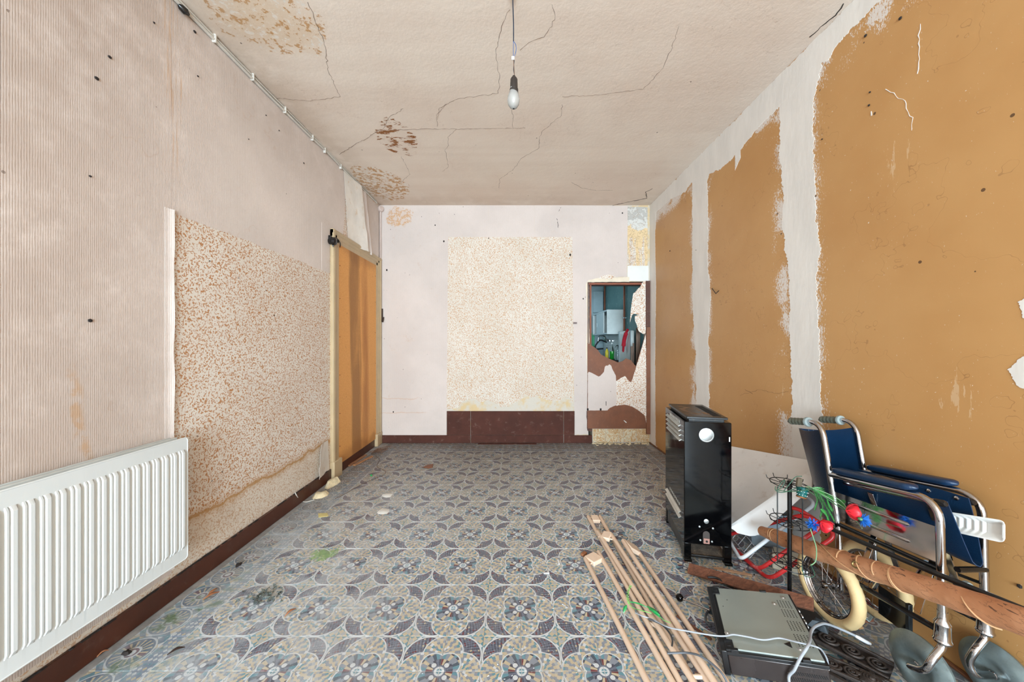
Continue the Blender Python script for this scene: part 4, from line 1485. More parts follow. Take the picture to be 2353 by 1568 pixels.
ds = MB()
rnd = random.Random(9)
for i in range(26):
    ds.lathe([(rnd.uniform(.004, .02), 0), (.002, .0006)], (rnd.uniform(.05, .15), rnd.uniform(.08, .38), H + .0242), (0, 0, 1), 7)
ds.build('rust_dust', plain('rusty_dust', c(120, 92, 66), .95, var=.3), ht, kind='stuff')
for z, n_, y0, y1 in ((.655, 4, .05, .36), (.215, 2, .06, .38)):
    for i in range(n_):
        zz = z + i * .026
        MB().prism([(0.001, y0 + i * .006, zz), (-.014, y0 + i * .006, zz - .010), (-.013, y0 + i * .006, zz - .013), (0.001, y0 + i * .006, zz - .006)], (0, y1 - y0, 0)).build('louvre', M_LOUV, ht, smooth=0)
for i in range(8):
    MB().box((-.002, .09 + i * .030, .735), (.001, .105 + i * .030, .752)).build('side_slot', M_LOUV, ht, smooth=0)
    MB().box((-.002, .09 + i * .030, .262), (.001, .105 + i * .030, .276)).build('side_slot', M_LOUV, ht, smooth=0)
cpx, cpz = .112, .695
MB().lathe([(.034, 0), (.038, .002), (.038, .005), (.0345, .006), (.034, .004)], (cpx, 0, cpz), (0, -1, 0), 32).build('flue_ring', M_ALU, ht)
MB().lathe([(.0325, 0), (.0325, .0045), (.029, .006), (0, .0065)], (cpx, 0, cpz), (0, -1, 0), 32).build('flue_cap', M_ALU, ht)
MB().lathe([(.0125, 0), (.0125, .002), (.010, .003), (0, .003)], (.112, 0, .225), (0, -1, 0), 20).build('sight_glass', M_ALU, ht)
for x, z in ((.078, .193), (.145, .19), (.082, .12), (.140, .118)):
    MB().lathe([(.0055, 0), (.005, .003), (0, .004)], (x, 0, z), (0, -1, 0), 10).build('screw', M_ALU, ht)
P_ = [(.095 + .017 + .017 * math.cos(a), -.0006, .155 + .017 * math.sin(a)) for a in [PI * i / 10 for i in range(11)]] + [(.095, -.0006, .105), (.129, -.0006, .105)]
MB().prism(P_, (0, .0012, 0)).build('valve_opening', plain('pale_inside_of_opening', c(64, 54, 50), .7), ht, smooth=0)
MB().box((.098, -.004, .104), (.128, .001, .132)).build('valve_plate', plain('pinkish_copper_plate', c(168, 124, 112), .5, .3), ht, bevel=.001)
MB().lathe([(.006, 0), (.006, .003)], (.113, -.003, .118), (0, -1, 0), 10).build('valve_hole', M_DARK, ht)
MB().box((.224, -.002, .665), (.229, 0, .69)).build('white_scuff', M_WHITEP, ht)
for x in (0.0, W - .036):
    for y, d in ((0, 1), (D - .03, -1)):
        MB().box((x, y, .012), (x + .036, y + .03, zb + .003)).box((x - .001, y - .012 if d > 0 else y, 0), (x + .037, y + .03 if d > 0 else y + .042, .014)).build('foot', M_BLK, ht, bevel=.002)
MB().box((.036, .004, .020), (W - .036, .012, .034)).build('front_bar', M_BLKM, ht, bevel=.002)
MB().box((.004, .03, .022), (.010, D - .02, zb)).build('lower_side', M_BLKM, ht, bevel=.002)
MB().box((.01, .012, .022), (W - .01, D - .03, .028)).build('base_tray', plain('dusty_tray', c(108, 96, 84), .8, var=.3, vs=30, dirt=c(214, 180, 150), dirt_amt=.8), ht)

# ------------------------------------------------------------------ flexible white sheet behind the heater
M_SHEET = plain('scuffed_white_sheet', c(240, 236, 232), .45, var=.04, vs=3, dirt=c(190, 166, 146), dirt_amt=.35, stretch=(1, 1, 2))
t0, t1 = Vector((1.617, 2.72, .402)), wr(1857, 1058, 1.617)
f0, f1 = at(1672, 1214, 2.00), at(1866, 1080, 1.80)
g0, g1 = at(1729, 1243, 1.93), at(1866, 1122, 1.755)


def sheet_fn(u, v):
    top = t0.lerp(t1, u)
    fo_ = f0.lerp(f1, u)
    lo = g0.lerp(g1, u)
    if u < .16:                                  # rounded lower corner
        k_ = 1 - math.sqrt(max(0, 1 - (1 - u / .16) ** 2))
        lo = lo.lerp(fo_, .6 * k_)
    if v < .62:
        t = v / .62
        p = top.lerp(fo_, t) + Vector((.01, .0, -.014)) * (math.sin(PI * t) * (1 - .7 * u))
        p.x = min(p.x, 1.619)
        return p
    t = (v - .62) / .38
    return fo_.lerp(lo, t) + Vector((0, 0, .008 * math.sin(PI * t)))


ws = MB().sheet(sheet_fn, 24, 26, .003)
tag(ws.build('plastic_sheet', M_SHEET, smooth=30), 'scuffed white flexible sheet leaning on the right wall behind the heater', 'sheet')

# ------------------------------------------------------------------ folded wheelchair
M_CHR = plain('worn_chrome', c(190, 190, 192), .10, 1.0, var=.06, vs=20)
M_CHRD = plain('dark_chromed_tube', c(70, 74, 78), .2, .9, var=.3, vs=12)
M_VIN = plain('dark_blue_vinyl', c(13, 43, 72), .33, var=.12, vs=8, bump=.0008, bs=240)
M_GRIP = plain('olive_grey_rubber', c(92, 96, 84), .6, var=.1)
M_GRIPC = plain('pale_grey_collar', c(138, 148, 146), .5)
M_TYRE = plain('yellowed_rubber', c(214, 184, 134), .65, var=.1, vs=6, dirt=c(150, 120, 82), dirt_amt=.45)
M_GALV = plain('galvanised_disc', c(132, 146, 146), .45, .55, var=.15, vs=22, dirt=c(90, 90, 84), dirt_amt=.4)
xn, xf = 1.376, 1.560
wc = thing('wheelchair', 'folded chrome wheelchair with dark blue vinyl parked along the right wall', 'wheelchair', (1.47, 1.35, 0))


def side(x, dy, s):
    """one side of the frame; dy shifts it along the wall, s = +1 for the wall side"""
    V = lambda y, z: Vector((x, y + dy, z))
    MB().tube(bend([V(1.735, .808), V(1.555, .842), V(1.475, .42), V(1.462, .155)], .065, 8), .0112, 14).build('back_post', M_CHR, wc)
    gp = []
    for i in range(29):
        t = i / 28
        gp.append((.0145 + .0026 * abs(math.sin(t * PI * 5)), t * .098))
    d = (V(1.735, .808) - V(1.62, .829)).normalized()
    gr_ = MB().lathe([(.013, 0)] + gp + [(.010, .104), (0, .106)], V(1.632, .827), d, 16).build('push_grip', M_GRIP, wc, smooth=60)
    MB().lathe([(.021, 0), (.0225, .004), (.0225, .010), (.016, .013)], V(1.620, .829), d, 18).build('grip_collar', M_GRIPC, gr_)
    MB().tube(bend([V(1.512, .625), V(1.125, .690), V(1.115, .25)], .075, 8), .0112, 14).build('arm_tube', M_CHR, wc)
    # padded arm rest
    def pad(u, v):
        a = 2 * PI * v
        sx = .024 * math.copysign(abs(math.cos(a)) ** .6, math.cos(a))
        sz = .0125 * math.copysign(abs(math.sin(a)) ** .6, math.sin(a))
        e = min(1, max(0.0, math.sin(PI * u)) * 4.5) ** .5
        return V(1.50 - .315 * u, .652 + .050 * u) + Vector((sx * max(e, .05), 0, sz * max(e, .05)))
    vs, fs = [], []
    for i in range(25):
        for j in range(16):
            vs.append(pad(i / 24, j / 16))
    for i in range(24):
        for j in range(16):
            fs.append((i * 16 + j, (i + 1) * 16 + j, (i + 1) * 16 + (j + 1) % 16, i * 16 + (j + 1) % 16))
    fs += [tuple(range(16)), tuple(range(24 * 16 + 15, 24 * 16 - 1, -1))]
    MB().add(vs, fs).build('arm_pad', M_VIN, wc, smooth=60)
    # chromed skirt panel with two pressed ridges
    A, B, C_, D_ = V(1.492, .560), V(1.124, .600), V(1.118, .482), V(1.482, .445)
    mb = MB().prism([A, B, C_, D_], (.002, 0, 0))
    for t, e in ((.22, .30), (.70, .30)):
        p, q_ = A.lerp(D_, t), B.lerp(C_, t)
        p, q_ = p.lerp(q_, .16), p.lerp(q_, .76)
        mb.tube([p, p.lerp(q_, .03), p.lerp(q_, .97), q_], [.002, .0065, .0065, .002], 10)
    skp = mb.build('skirt_panel', M_CHR, wc)
    for p in (A, B, C_, D_):
        MB().lathe([(.005, 0), (.004, .004), (0, .005)], p + Vector((-.001, 0, -.012)), (-1, 0, 0), 8).build('screw', M_CHR, skp)
    MB().tube([V(1.478, .428), V(1.116, .465)], .0085, 10).build('side_rail', M_CHRD, wc)
    MB().tube([V(1.465, .225), V(1.116, .27)], .0100, 10).build('lower_rail', M_CHRD, wc)
    # rear wheel
    wy, wz, R = 1.498 + dy, .156, .154
    wx = x - .020 if s < 0 else x + .020
    rim = MB()
    ring = lambda rr, xx: [(wx + xx, wy + rr * math.cos(2 * PI * i / 40), wz + rr * math.sin(2 * PI * i / 40)) for i in range(40)]
    rim.tube(ring(.1165, -.011), .0055, 8, True).tube(ring(.1165, .011), .0055, 8, True).tube(ring(.112, 0), .007, 8, True)
    rim = rim.build('rear_wheel', M_CHR, wc)
    ty = MB()
    prof = [(.114, -.014), (.120, -.0195), (.134, -.022), (.146, -.018), (.152, -.010), (.1545, 0), (.152, .010), (.146, .018), (.134, .022), (.120, .0195), (.114, .014)]
    n = 72
    vs, fs = [], []
    for i in range(n):
        a = 2 * PI * i / n
        for k_, (rr, xx) in enumerate(prof):
            kn = .0016 if (i % 2 and 3 <= k_ <= 7) else 0
            vs.append((wx + xx, wy + (rr - kn) * math.cos(a), wz + (rr - kn) * math.sin(a)))
    m_ = len(prof)
    for i in range(n):
        for k_ in range(m_):
            fs.append((i * m_ + k_, i * m_ + (k_ + 1) % m_, ((i + 1) % n) * m_ + (k_ + 1) % m_, ((i + 1) % n) * m_ + k_))
    ty.add(vs, fs).build('tyre', M_TYRE, rim, smooth=50)
    MB().lathe([(.006, -.030), (.013, -.028), (.016, -.018), (.010, -.014), (.009, .010), (.016, .014), (.016, .018), (.008, .024)], (wx, wy, wz), (1, 0, 0), 18).build('hub', M_CHR, rim)
    for i in range(20):
        a = 2 * PI * i / 20
        b = a + (.55 if i % 2 else -.55)
        sx = -.016 if i % 4 < 2 else .014
        MB().tube([(wx + sx, wy + .014 * math.cos(b), wz + .014 * math.sin(b)), (wx, wy + .110 * math.cos(a), wz + .110 * math.sin(a))], .0011, 5, caps=False).build('spoke', M_CHR, rim)
    # castor: housing, fork and pressed disc wheel
    MB().lathe([(.020, .0), (.022, .006), (.0195, .012), (.0185, .055), (.0195, .060), (.012, .075), (.012, .10)], V(1.117, .238), (0, 0, 1), 20).build('castor_housing', M_CHR, wc)
    cx_, cy_ = x + (.006 if s < 0 else .036), (1.184 if s < 0 else 1.150)
    MB().tube(bend([V(1.117, .245), V(1.117, .222), (x - .040, 1.112 + dy, .185), (x - .046, 1.125 + dy, .135), (x - .036, cy_, .100), (cx_, cy_, .100)], .03, 6), .0105, 12).build('castor_fork', M_CHR, wc)
    MB().lathe([(.0, -.004), (.013, -.006), (.030, -.004), (.044, -.016), (.060, -.020), (.078, -.014), (.094, -.004), (.0995, .0), (.094, .012), (.06, .018), (.0, .018)], (cx_, cy_, .100), (1, 0, 0), 40).build('castor_wheel', M_GALV, wc, smooth=60)
    MB().lathe([(.012, 0), (.012, .010), (.007, .014), (0, .015)], (cx_ - .004, cy_, .100), (-1, 0, 0), 12).build('axle_nut', M_CHR, wc)


side(xn, 0.0, -1)
side(xf, 0.035, 1)
# seat rails and the vinyl seat folded down between them
ra0, ra1 = Vector((1.418, 1.49, .600)), Vector((1.418, 1.147, .668))
rb0, rb1 = Vector((1.516, 1.520, .632)), Vector((1.516, 1.150, .672))
for a, b in ((ra0, ra1), (rb0, rb1)):
    MB().tube([a, b], .0095, 12).build('seat_rail', M_CHR, wc)
    MB().lathe([(.0110, -.022), (.0112, 0), (.008, .006), (0, .007)], b, (b - a), 14).build('rail_cap', M_BAKE, wc)


def seat(u, v):
    """u across (rail, fold, rail), v from back to front"""
    a, b = ra0.lerp(ra1, v), rb0.lerp(rb1, v)
    a, b = a + Vector((.0115, 0, .004)), b + Vector((-.0125, 0, .014))
    dep = .145 + .02 * v
    w = .030 + .004 * math.sin(v * 9)
    m_ = a.lerp(b, .5)
    if u < .44:
        t = u / .44
        p = Vector((a.x + (m_.x - w / 2 - a.x) * t ** 1.3, a.y, a.z - dep * t))
    elif u > .56:
        t = (1 - u) / .44
        p = Vector((b.x + (m_.x + w / 2 - b.x) * t ** 1.3, b.y, b.z - dep * t))
    else:
        t = (u - .44) / .12
        p = Vector((m_.x - w / 2 * math.cos(PI * t), m_.y, (a.z + b.z) / 2 - dep - w * .5 * math.sin(PI * t)))
    return p + Vector((0, -.055 * v * (1 - abs(u - .5) * 2) ** 1.0, .004 * math.sin(v * 7 + u * 9)))


seat_o = MB().sheet(seat, 44, 18, .003).build('seat_vinyl', M_VIN, wc, smooth=60)
st = MB()
for i in range(5):
    p = rb0.lerp(rb1, .06 + .215 * i)
    MB().lathe([(.0075, 0), (.007, .0025), (.003, .004), (0, .004)], p + Vector((-.0145, 0, .002)), (-1, 0, .25), 12).build('stud', M_CHR, seat_o)
    p = ra0.lerp(ra1, .06 + .215 * i)
    MB().lathe([(.0075, 0), (.007, .0025), (.003, .004), (0, .004)], p + Vector((.0135, 0, -.002)), (1, 0, .2), 12).build('stud', M_CHR, seat_o)


# vinyl back folded backwards in a V
def back(u, v):
    z = .815 - .40 * v
    ya = 1.553 - (.842 - z) * .19
    pa, pb = Vector((xn + .004, ya, z)), Vector((xf - .002, ya + .035, z))
    pf = Vector((1.462, ya + .235 - .05 * v, z - .055 + .035 * v))
    if u < .5:
        t = u * 2
        return pa.lerp(pf, t) + Vector((-.012, 0, -.012)) * math.sin(PI * t)
    t = (1 - u) * 2
    return pb.lerp(pf, t) + Vector((.010, 0, -.012)) * math.sin(PI * t)


bk_o = MB().sheet(back, 32, 16, .003).build('back_vinyl', M_VIN, wc, smooth=50)
for x, dy in ((xn, 0), (xf, .035)):
    MB().tube([(x + .0, 1.553 + dy - (.842 - z) * .19 + .002, z) for z in (.80, .70, .6, .5, .43)], .0145, 12).build('vinyl_sleeve', M_VIN, bk_o) if dy < 0 else None
MB().tube([back(.62, v) + Vector((-.004, -.004, 0)) for v in [i / 14 for i in range(15)]], .0022, 6).build('seam', M_VIN, bk_o)
MB().tube([back(.58, v) + Vector((-.004, -.004, 0)) for v in [i / 14 for i in range(15)]], .0018, 6).build('seam', M_VIN, bk_o)
# crossed folding braces, far seat-side tube rungs, brakes, footrest hangers
for a, b in (((1.392, 1.40, .25), (1.512, 1.40, .60)), ((1.545, 1.385, .25), (1.420, 1.385, .60)), ((1.392, 1.20, .27), (1.512, 1.20, .645)), ((1.545, 1.185, .27), (1.420, 1.185, .645))):
    MB().bar(a, b, .006, .022, up=(0, 1, 0)).build('cross_brace', M_CHR, wc, bevel=.001)
for x, dy in ((xn, 0), (xf, .035)):
    lv = MB().tube([(x + .006, 1.335 + dy, .255), (x - .002, 1.29 + dy, .345)], .006, 8).build('brake_lever', M_CHR, wc)
    MB().lathe([(.007, 0), (.0135, .010), (.0155, .026), (.010, .038), (0, .041)], (x - .002, 1.292 + dy, .338), (0, -.45, .9), 14).build('brake_knob', plain('grey_blue_plastic', c(150, 166, 178), .4), lv)
    MB().tube(bend([(x - .006, 1.118 + dy, .40), (x - .006, 1.20 + dy, .385), (x - .006, 1.20 + dy, .352), (x - .006, 1.118 + dy, .362)], .012), .0055, 8).build('footrest_bracket', M_CHRD, wc)
    MB().box((x - .03, 1.10 + dy, .372), (x + .008, 1.128 + dy, .376)).build('bracket_plate', M_CHR, wc, bevel=.001)
MB().tube([(xf - .002, 1.15, .45), (1.44, 1.13, .462)], .009, 10).build('spreader_tube', M_CHRD, wc)
MB().tube([(xf - .002, 1.15, .345), (1.43, 1.13, .395)], .009, 10).build('spreader_tube', M_CHRD, wc)
MB().lathe([(.013, 0), (.016, .012), (.010, .022), (0, .024)], (1.47, 1.135, .405), (-.2, -.8, .5), 12).build('lock_knob', M_GRIPC, wc)
fp = MB().box((1.435, 1.270, .135), (1.438, 1.370, .245)).build('foot_plate', plain('dark_glossy_plate', c(18, 20, 22), .12), wc, bevel=.001)
MB().box((1.428, 1.258, .128), (1.444, 1.270, .25)).build('foot_plate_edge', M_CHRD, fp, bevel=.002)

# white ribbed plastic tray stuck in the folded seat
M_STY = plain('white_moulded_plastic', c(244, 244, 240), .35, var=.03)
tr = thing('plastic_tray', 'white ribbed plastic food tray stuck in the folded wheelchair seat', 'tray', (1.468, 1.10, .56))


def tray(u, v):
    """u along the wall towards the photographer, v upwards; hollow side faces the room"""
    L = .20
    y = 1.242 - L * u
    hgt = .062 + .006 * u
    z0_ = .548 + .050 * u
    z = z0_ + hgt * v
    rc_ = .014
    e = min(min(u, 1 - u) * L, min(v, 1 - v) * hgt)
    d = max(0, min(1, (e - .005) / .012))
    rib = .0035 * math.sin(u * 2 * PI * 11) * d * (1 if u < .74 else 0)
    if 1 - u < rc_ / L:                          # rounded end
        k_ = 1 - (1 - u) * L / rc_
        q_ = rc_ * (1 - math.sqrt(max(0, 1 - k_ * k_)))
        z = z0_ + q_ + (hgt - 2 * q_) * v
    return (1.459 + .020 * d + rib + .012 * u, y, z)


MB().sheet(tray, 88, 22, .002).build('tray_shell', M_STY, tr, smooth=50)

# ------------------------------------------------------------------ long leather-wrapped pole and black rod


def m_wrap():
    """tan cloth with creases and short dark scuffs along the pole"""
    k = Mat('worn_tan_cloth', .62, spec=.35)
    p = k.pos('object')
    n, n2 = k.noise(p, 6, 4, .6), k.noise(k.scale(p, (1, .3, 1)), 30, 4, .65)
    col = k.mix(n.ss(.3, .7), c(182, 124, 86), c(204, 150, 112))
    dash = k.noise(k.scale(p, (70, 16, 70)), 1.0, 2, .5)
    col = k.mix((dash.gt(.67) * n2.gt(.48)).max(n2.gt(.70)) * .8, col, c(66, 46, 38))
    col = k.mix((n2 - .5).abs().lt(.012) * .4, col, c(110, 74, 54))
    k.col(col)
    k.bump(n2 * .6 + n, .006)
    return k.m


M_LEATH = m_wrap()
pA, pB = Vector((1.297, 1.815, .215)), Vector((1.280, .70, .545))
pl = thing('wrapped_pole', 'long pole wrapped in worn tan cloth lying across the wheelchair', 'pole', tuple(pA))
d_ = (pB - pA)
rnd = random.Random(17)
path = [pA + d_ * (i / 60) + Vector((0, 0, -.004 * math.sin(i / 60 * PI * 2))) for i in range(61)]
rad_ = [.024 + .010 * min(1, i / 8) + .0028 * mnoise.noise(Vector((i * .35, 1, 2))) for i in range(61)]
MB().tube(path, rad_, 22).build('wrapping', M_LEATH, pl, smooth=60)
dn = d_.normalized()
u_ = dn.orthogonal().normalized()
w_ = dn.cross(u_)
def wrapline(t0, t1, a0, a1, r=.0022, name='wrap_edge'):
    pts = []
    for i in range(25):
        t = t0 + (t1 - t0) * i / 24
        a = a0 + (a1 - a0) * i / 24
        R = .0345 + (-.010 * max(0, 1 - t * 7.5))
        pts.append(pA + d_ * t + (u_ * math.cos(a) + w_ * math.sin(a)) * R)
    MB().tube(pts, r, 6).build(name, plain_wrap, pl)
plain_wrap = plain('pale_wrap_edge', c(196, 150, 108), .6, var=.1)
for t0_, t1_, a in ((.06, .075, .5), (.09, .085, 1.0), (.40, .415, 0), (.44, .52, 2.0), (.50, .54, .4), (.55, .60, 1.2), (.565, .60, 2.2), (.70, .80, 1.8), (.86, .95, 0.9), (.25, .60, 3.0)):
    wrapline(t0_, t1_, a, a + 5.2)
ey = pA + d_ * .475 + Vector((-.0315, -.006, .0105))
MB().lathe([(.0065, -.003), (.0125, -.001), (.0125, .002), (.009, .004), (.0065, .002), (.006, -.003)], ey, (-.92, -.2, .3), 18).build('eyelet', plain('brass_eyelet', c(150, 128, 84), .35, .8), pl)
rdA, rdB = at(1877, 1203, 1.52), at(2395, 1420, .885)
rdA.x, rdB.x = 1.330, 1.347
ro = MB().tube([rdA, rdA.lerp(rdB, .5) + Vector((0, 0, -.004)), rdB], .0085, 12)
tag(ro.build('black_rod', plain('scuffed_black_paint', c(26, 27, 29), .35, var=.4, vs=30)), 'long black rod lying above the tan pole along the wheelchair', 'rod')

# ------------------------------------------------------------------ tubular frames, tubs, boxes behind the pole
M_REDP = plain('chipped_red_paint', c(196, 44, 44), .3, var=.12, vs=8, dirt=c(226, 190, 184), dirt_amt=.45)
M_WHT = plain('white_painted_tube', c(222, 226, 230), .35, var=.05)
rf = thing('red_folding_frame', 'red tubular folding chair frame lying behind the black rack', 'chair frame', (1.26, 1.76, 0))
for o_, nm in ((Vector((0, 0, 0)), 0), (Vector((.012, -.062, -.012)), 1)):
    L_, B_, R_, T_ = at(1640, 1222, 2.19), at(1742, 1312, 1.80), at(1893, 1207, 1.70), at(1824, 1163, 1.82)
    pts = [x + o_ for x in (L_, B_, R_, T_)]
    pts = [Vector((min(x.x, 1.60), x.y, max(x.z, .012))) for x in pts]
    MB().tube(bend(pts, .05, 7, True), .0095, 12, True).build('red_loop', M_REDP, rf)
hl = MB()
for px, py, Y in ((1768, 1301, 1.775), (1898, 1231, 1.68), (1733, 1321, 1.78)):
    hl.ball(at(px, py, Y), .004, 6)
hl.build('rivet_holes', M_DARK, rf)
wfm = thing('white_folding_frame', 'white tubular frame lying behind the red one', 'chair frame', (1.27, 1.95, 0))
pts = [at(1676, 1244, 2.02), at(1702, 1287, 1.86), at(1850, 1175, 1.87), at(1874, 1158, 1.84), at(1846, 1136, 1.91)]
MB().tube(bend(pts, .035, 7), .0095, 12).build('white_loop', M_WHT, wfm)
hl = MB()
for px, py, Y in ((1734, 1269, 1.895), (1840, 1181, 1.865)):
    hl.ball(at(px, py, Y), .004, 6)
hl.build('rivet_holes', M_DARK, wfm)
M_TUB = plain('pale_grey_blue_plastic', c(160, 176, 188), .4, var=.06)
tm = Matrix.Translation((1.458, 2.045, .004)) @ Matrix.Rotation(math.radians(-14), 4, 'Z')
tb = thing('plastic_tub', 'pale grey blue plastic tub tipped behind the tubular frames', 'tub', M=tm)
MB().prism([(-.05, 0, 0), (.13, 0, 0), (.145, 0, .185), (-.065, 0, .185)], (0, .006, 0)).build('tub_wall', M_TUB, tb, smooth=0, bevel=.002)
MB().prism([(-.05, .16, 0), (.13, .16, 0), (.145, .16, .185), (-.065, .16, .185)], (0, .006, 0)).build('tub_wall', M_TUB, tb, smooth=0)
MB().prism([(-.05, 0, 0), (-.065, 0, .185), (-.059, 0, .185), (-.044, 0, 0)], (0, .166, 0)).prism([(.13, 0, 0), (.145, 0, .185), (.139, 0, .185), (.124, 0, 0)], (0, .166, 0)).box((-.05, 0, 0), (.13, .166, .005)).build('tub_body', M_TUB, tb, smooth=0)
MB().tube([(-.067, -.002, .186), (.147, -.002, .186), (.147, .168, .186), (-.067, .168, .186)], .006, 8, True).build('tub_rim', M_TUB, tb)
MB().box((-.02, -.003, .06), (-.014, 0, .10)).box((.0, -.003, .06), (.006, 0, .10)).build('tub_mark', M_WHITEP, tb)
M_CRM = plain('cream_plastic', c(206, 198, 176), .4, var=.06, dirt=c(140, 130, 110), dirt_amt=.3)
bm = Matrix.Translation((1.43, 1.80, .0)) @ Matrix.Rotation(math.radians(-38), 4, 'Z')
bx_ = thing('cream_casing', 'cream plastic appliance casing on the floor beside the wheelchair wheel', 'casing', M=bm)
MB().box((-.075, 0, .0), (.075, .08, .078)).build('casing_body', M_CRM, bx_, bevel=.006)
MB().box((-.072, .004, .078), (.072, .076, .085)).build('casing_lid', M_CRM, bx_, bevel=.003)
for i in range(3):
    MB().box((-.05 + i * .036, -.001, .045), (-.028 + i * .036, .0015, .052)).build('casing_slot', M_DARK, bx_)
# thin white wire rack poking out beside the heater
wr_ = thing('wire_rack', 'small white wire rack poking out beside the heater foot', 'rack', (1.26, 2.0, .02))
pts = [at(1683, 1238, 2.12), at(1701, 1216, 2.13), at(1740, 1263, 1.94), at(1722, 1284, 1.92)]
MB().tube(bend(pts, .008, 4, True), .0020, 6, True).build('wire_loop', M_WHT, wr_)
for t in (.35, .7):
    MB().tube([pts[1].lerp(pts[2], t), pts[0].lerp(pts[3], t)], .0014, 5).build('cross_wire', M_WHT, wr_)

# ------------------------------------------------------------------ black wire display stand
M_BWIRE = plain('black_coated_wire', c(16, 16, 17), .35, var=.3)
rc = Vector((1.245, 1.57, 0))
rk = thing('wire_stand', 'black three-tier wire stand with hooked rings on a round foot', 'stand', tuple(rc))
MB().lathe([(.083, 0), (.085, .004), (.082, .010), (.02, .012)], rc + Vector((.0, 0, .001)), (0, 0, 1), 40).build('foot_disc', M_BLKM, rk)
MB().lathe([(.092, 0), (.094, .004), (.091, .009), (.0, .010)], Vector((1.226, 1.505, .016)), (0, 0, 1), 36).build('upper_disc', plain('black_matt_board', c(30, 31, 33), .55, var=.2, dirt=c(110, 120, 110), dirt_amt=.2), rk)
MB().tube([rc + Vector((0, 0, .012)), rc + Vector((0, 0, .568))], .0085, 14).build('post', plain('black_gloss_tube', c(14, 14, 15), .2, var=.3), rk)
MB().lathe([(.0095, 0), (.0095, .008), (.006, .011), (0, .011)], rc + Vector((0, 0, .566)), (0, 0, 1), 12).build('post_cap', M_BWIRE, rk)
rr = .073
for zc in (.560, .391, .204):
    tilt = Vector((.02, .01, 0))
    ring = []
    for i in range(40):
        a = 2 * PI * i / 40
        p = Vector((rr * math.cos(a), rr * math.sin(a), 0))
        ring.append(rc + p + Vector((0, 0, zc - .06 * p.x + .03 * p.y)))
    tier = MB().tube(ring, .0019, 6, True).build('tier_ring', M_BWIRE, rk)
    for i in range(9):
        a = 2 * PI * i / 9 + .3
        def rp(r_, da=0.0, dz=0.0):
            p = Vector((r_ * math.cos(a + da), r_ * math.sin(a + da), 0))
            return rc + p + Vector((0, 0, zc - .06 * p.x + .03 * p.y + dz))
        MB().tube(bend([rp(.010, 1.2, .0), rp(.040, .5, .003), rp(.072, .1, .003), rp(.082, 0, .001), rp(.087, 0, .016)], .006, 4), .0016, 6).build('hook', M_BWIRE, tier)
    inner = [rc + Vector((.036 * math.cos(2 * PI * i / 28), .036 * math.sin(2 * PI * i / 28), zc - .06 * .036 * math.cos(2 * PI * i / 28) + .03 * .036 * math.sin(2 * PI * i / 28))) for i in range(28)]
    MB().tube(inner, .0014, 6, True).build('inner_ring', M_BWIRE, tier)
for a in (math.radians(196), math.radians(-92)):
    p = rc + Vector((rr * math.cos(a), rr * math.sin(a), 0))
    MB().tube([p + Vector((0, 0, .215)), p + Vector((0, 0, .558))], .0022, 8).build('upright_wire', M_BWIRE, rk)

# ------------------------------------------------------------------ artificial flowers in a little pot on the stand
M_STEM = plain('green_plastic_stem', c(62, 108, 66), .45, var=.15)
M_LEAF = plain('green_plastic_leaf', c(58, 136, 62), .45, var=.2, vs=30)
M_PALE = plain('pale_green_stem', c(120, 160, 116), .5, var=.15)
M_POP = plain('red_silk_petal', c(214, 30, 44), .45, var=.15, vs=18)
M_CORN = plain('blue_silk_petal', c(28, 104, 190), .5, var=.2, vs=40)
M_WIREG = plain('dark_green_flower_wire', c(48, 84, 62), .5, var=.2)
pot_at = at(1841, 1128, 1.50)
fw = thing('artificial_flowers', 'artificial poppies and cornflowers in a small dotted green pot lying on the stand', 'flowers', tuple(pot_at))
pm = plain('dark_green_glazed_pot', c(20, 84, 80), .25, var=.1)
pd = Vector((.25, .15, .95)).normalized()
MB().lathe([(.0, 0), (.014, 0), (.017, .008), (.022, .042), (.023, .044), (.020, .045), (.017, .03)], pot_at + Vector((0, 0, -.030)), pd, 20).build('pot', pm, fw)
dots = MB()
for i in range(12):
    a = 2 * PI * i / 12
    u2 = pd.orthogonal().normalized()
    w2 = pd.cross(u2)
    for h in (.012, .026):
        dots.ball(pot_at + Vector((0, 0, -.030)) + pd * h + (u2 * math.cos(a + h * 20) + w2 * math.sin(a + h * 20)) * (.0175 + h * .13), .0018, 6)
dots.build('white_dots', M_WHITEP, fw)
MB().lathe([(.0175, 0), (.019, .003), (.018, .006)], pot_at + Vector((0, 0, -.031)), pd, 20).build('copper_band', plain('copper_band', c(150, 96, 60), .4, .5), fw)
MB().box((-.010, -.006, 0), (.010, .006, .036), Matrix.Translation(pot_at + Vector((-.012, 0, .018))) @ Matrix.Rotation(.15, 4, 'Y')).build('foam_plug', plain('brown_foam', c(92, 80, 64), .9, var=.2), fw, bevel=.002)


def path3(L, Y0, Y1, k=8):
    n_ = len(L)
    return spline([at(x, y, Y0 + (Y1 - Y0) * i / (n_ - 1)) for i, (x, y) in enumerate(L)], k)


def stem(L, Y0, Y1, r=.0017, mat=M_STEM, parent=fw, name='stem'):
    return MB().tube(path3(L, Y0, Y1), r, 6).build(name, mat, parent)


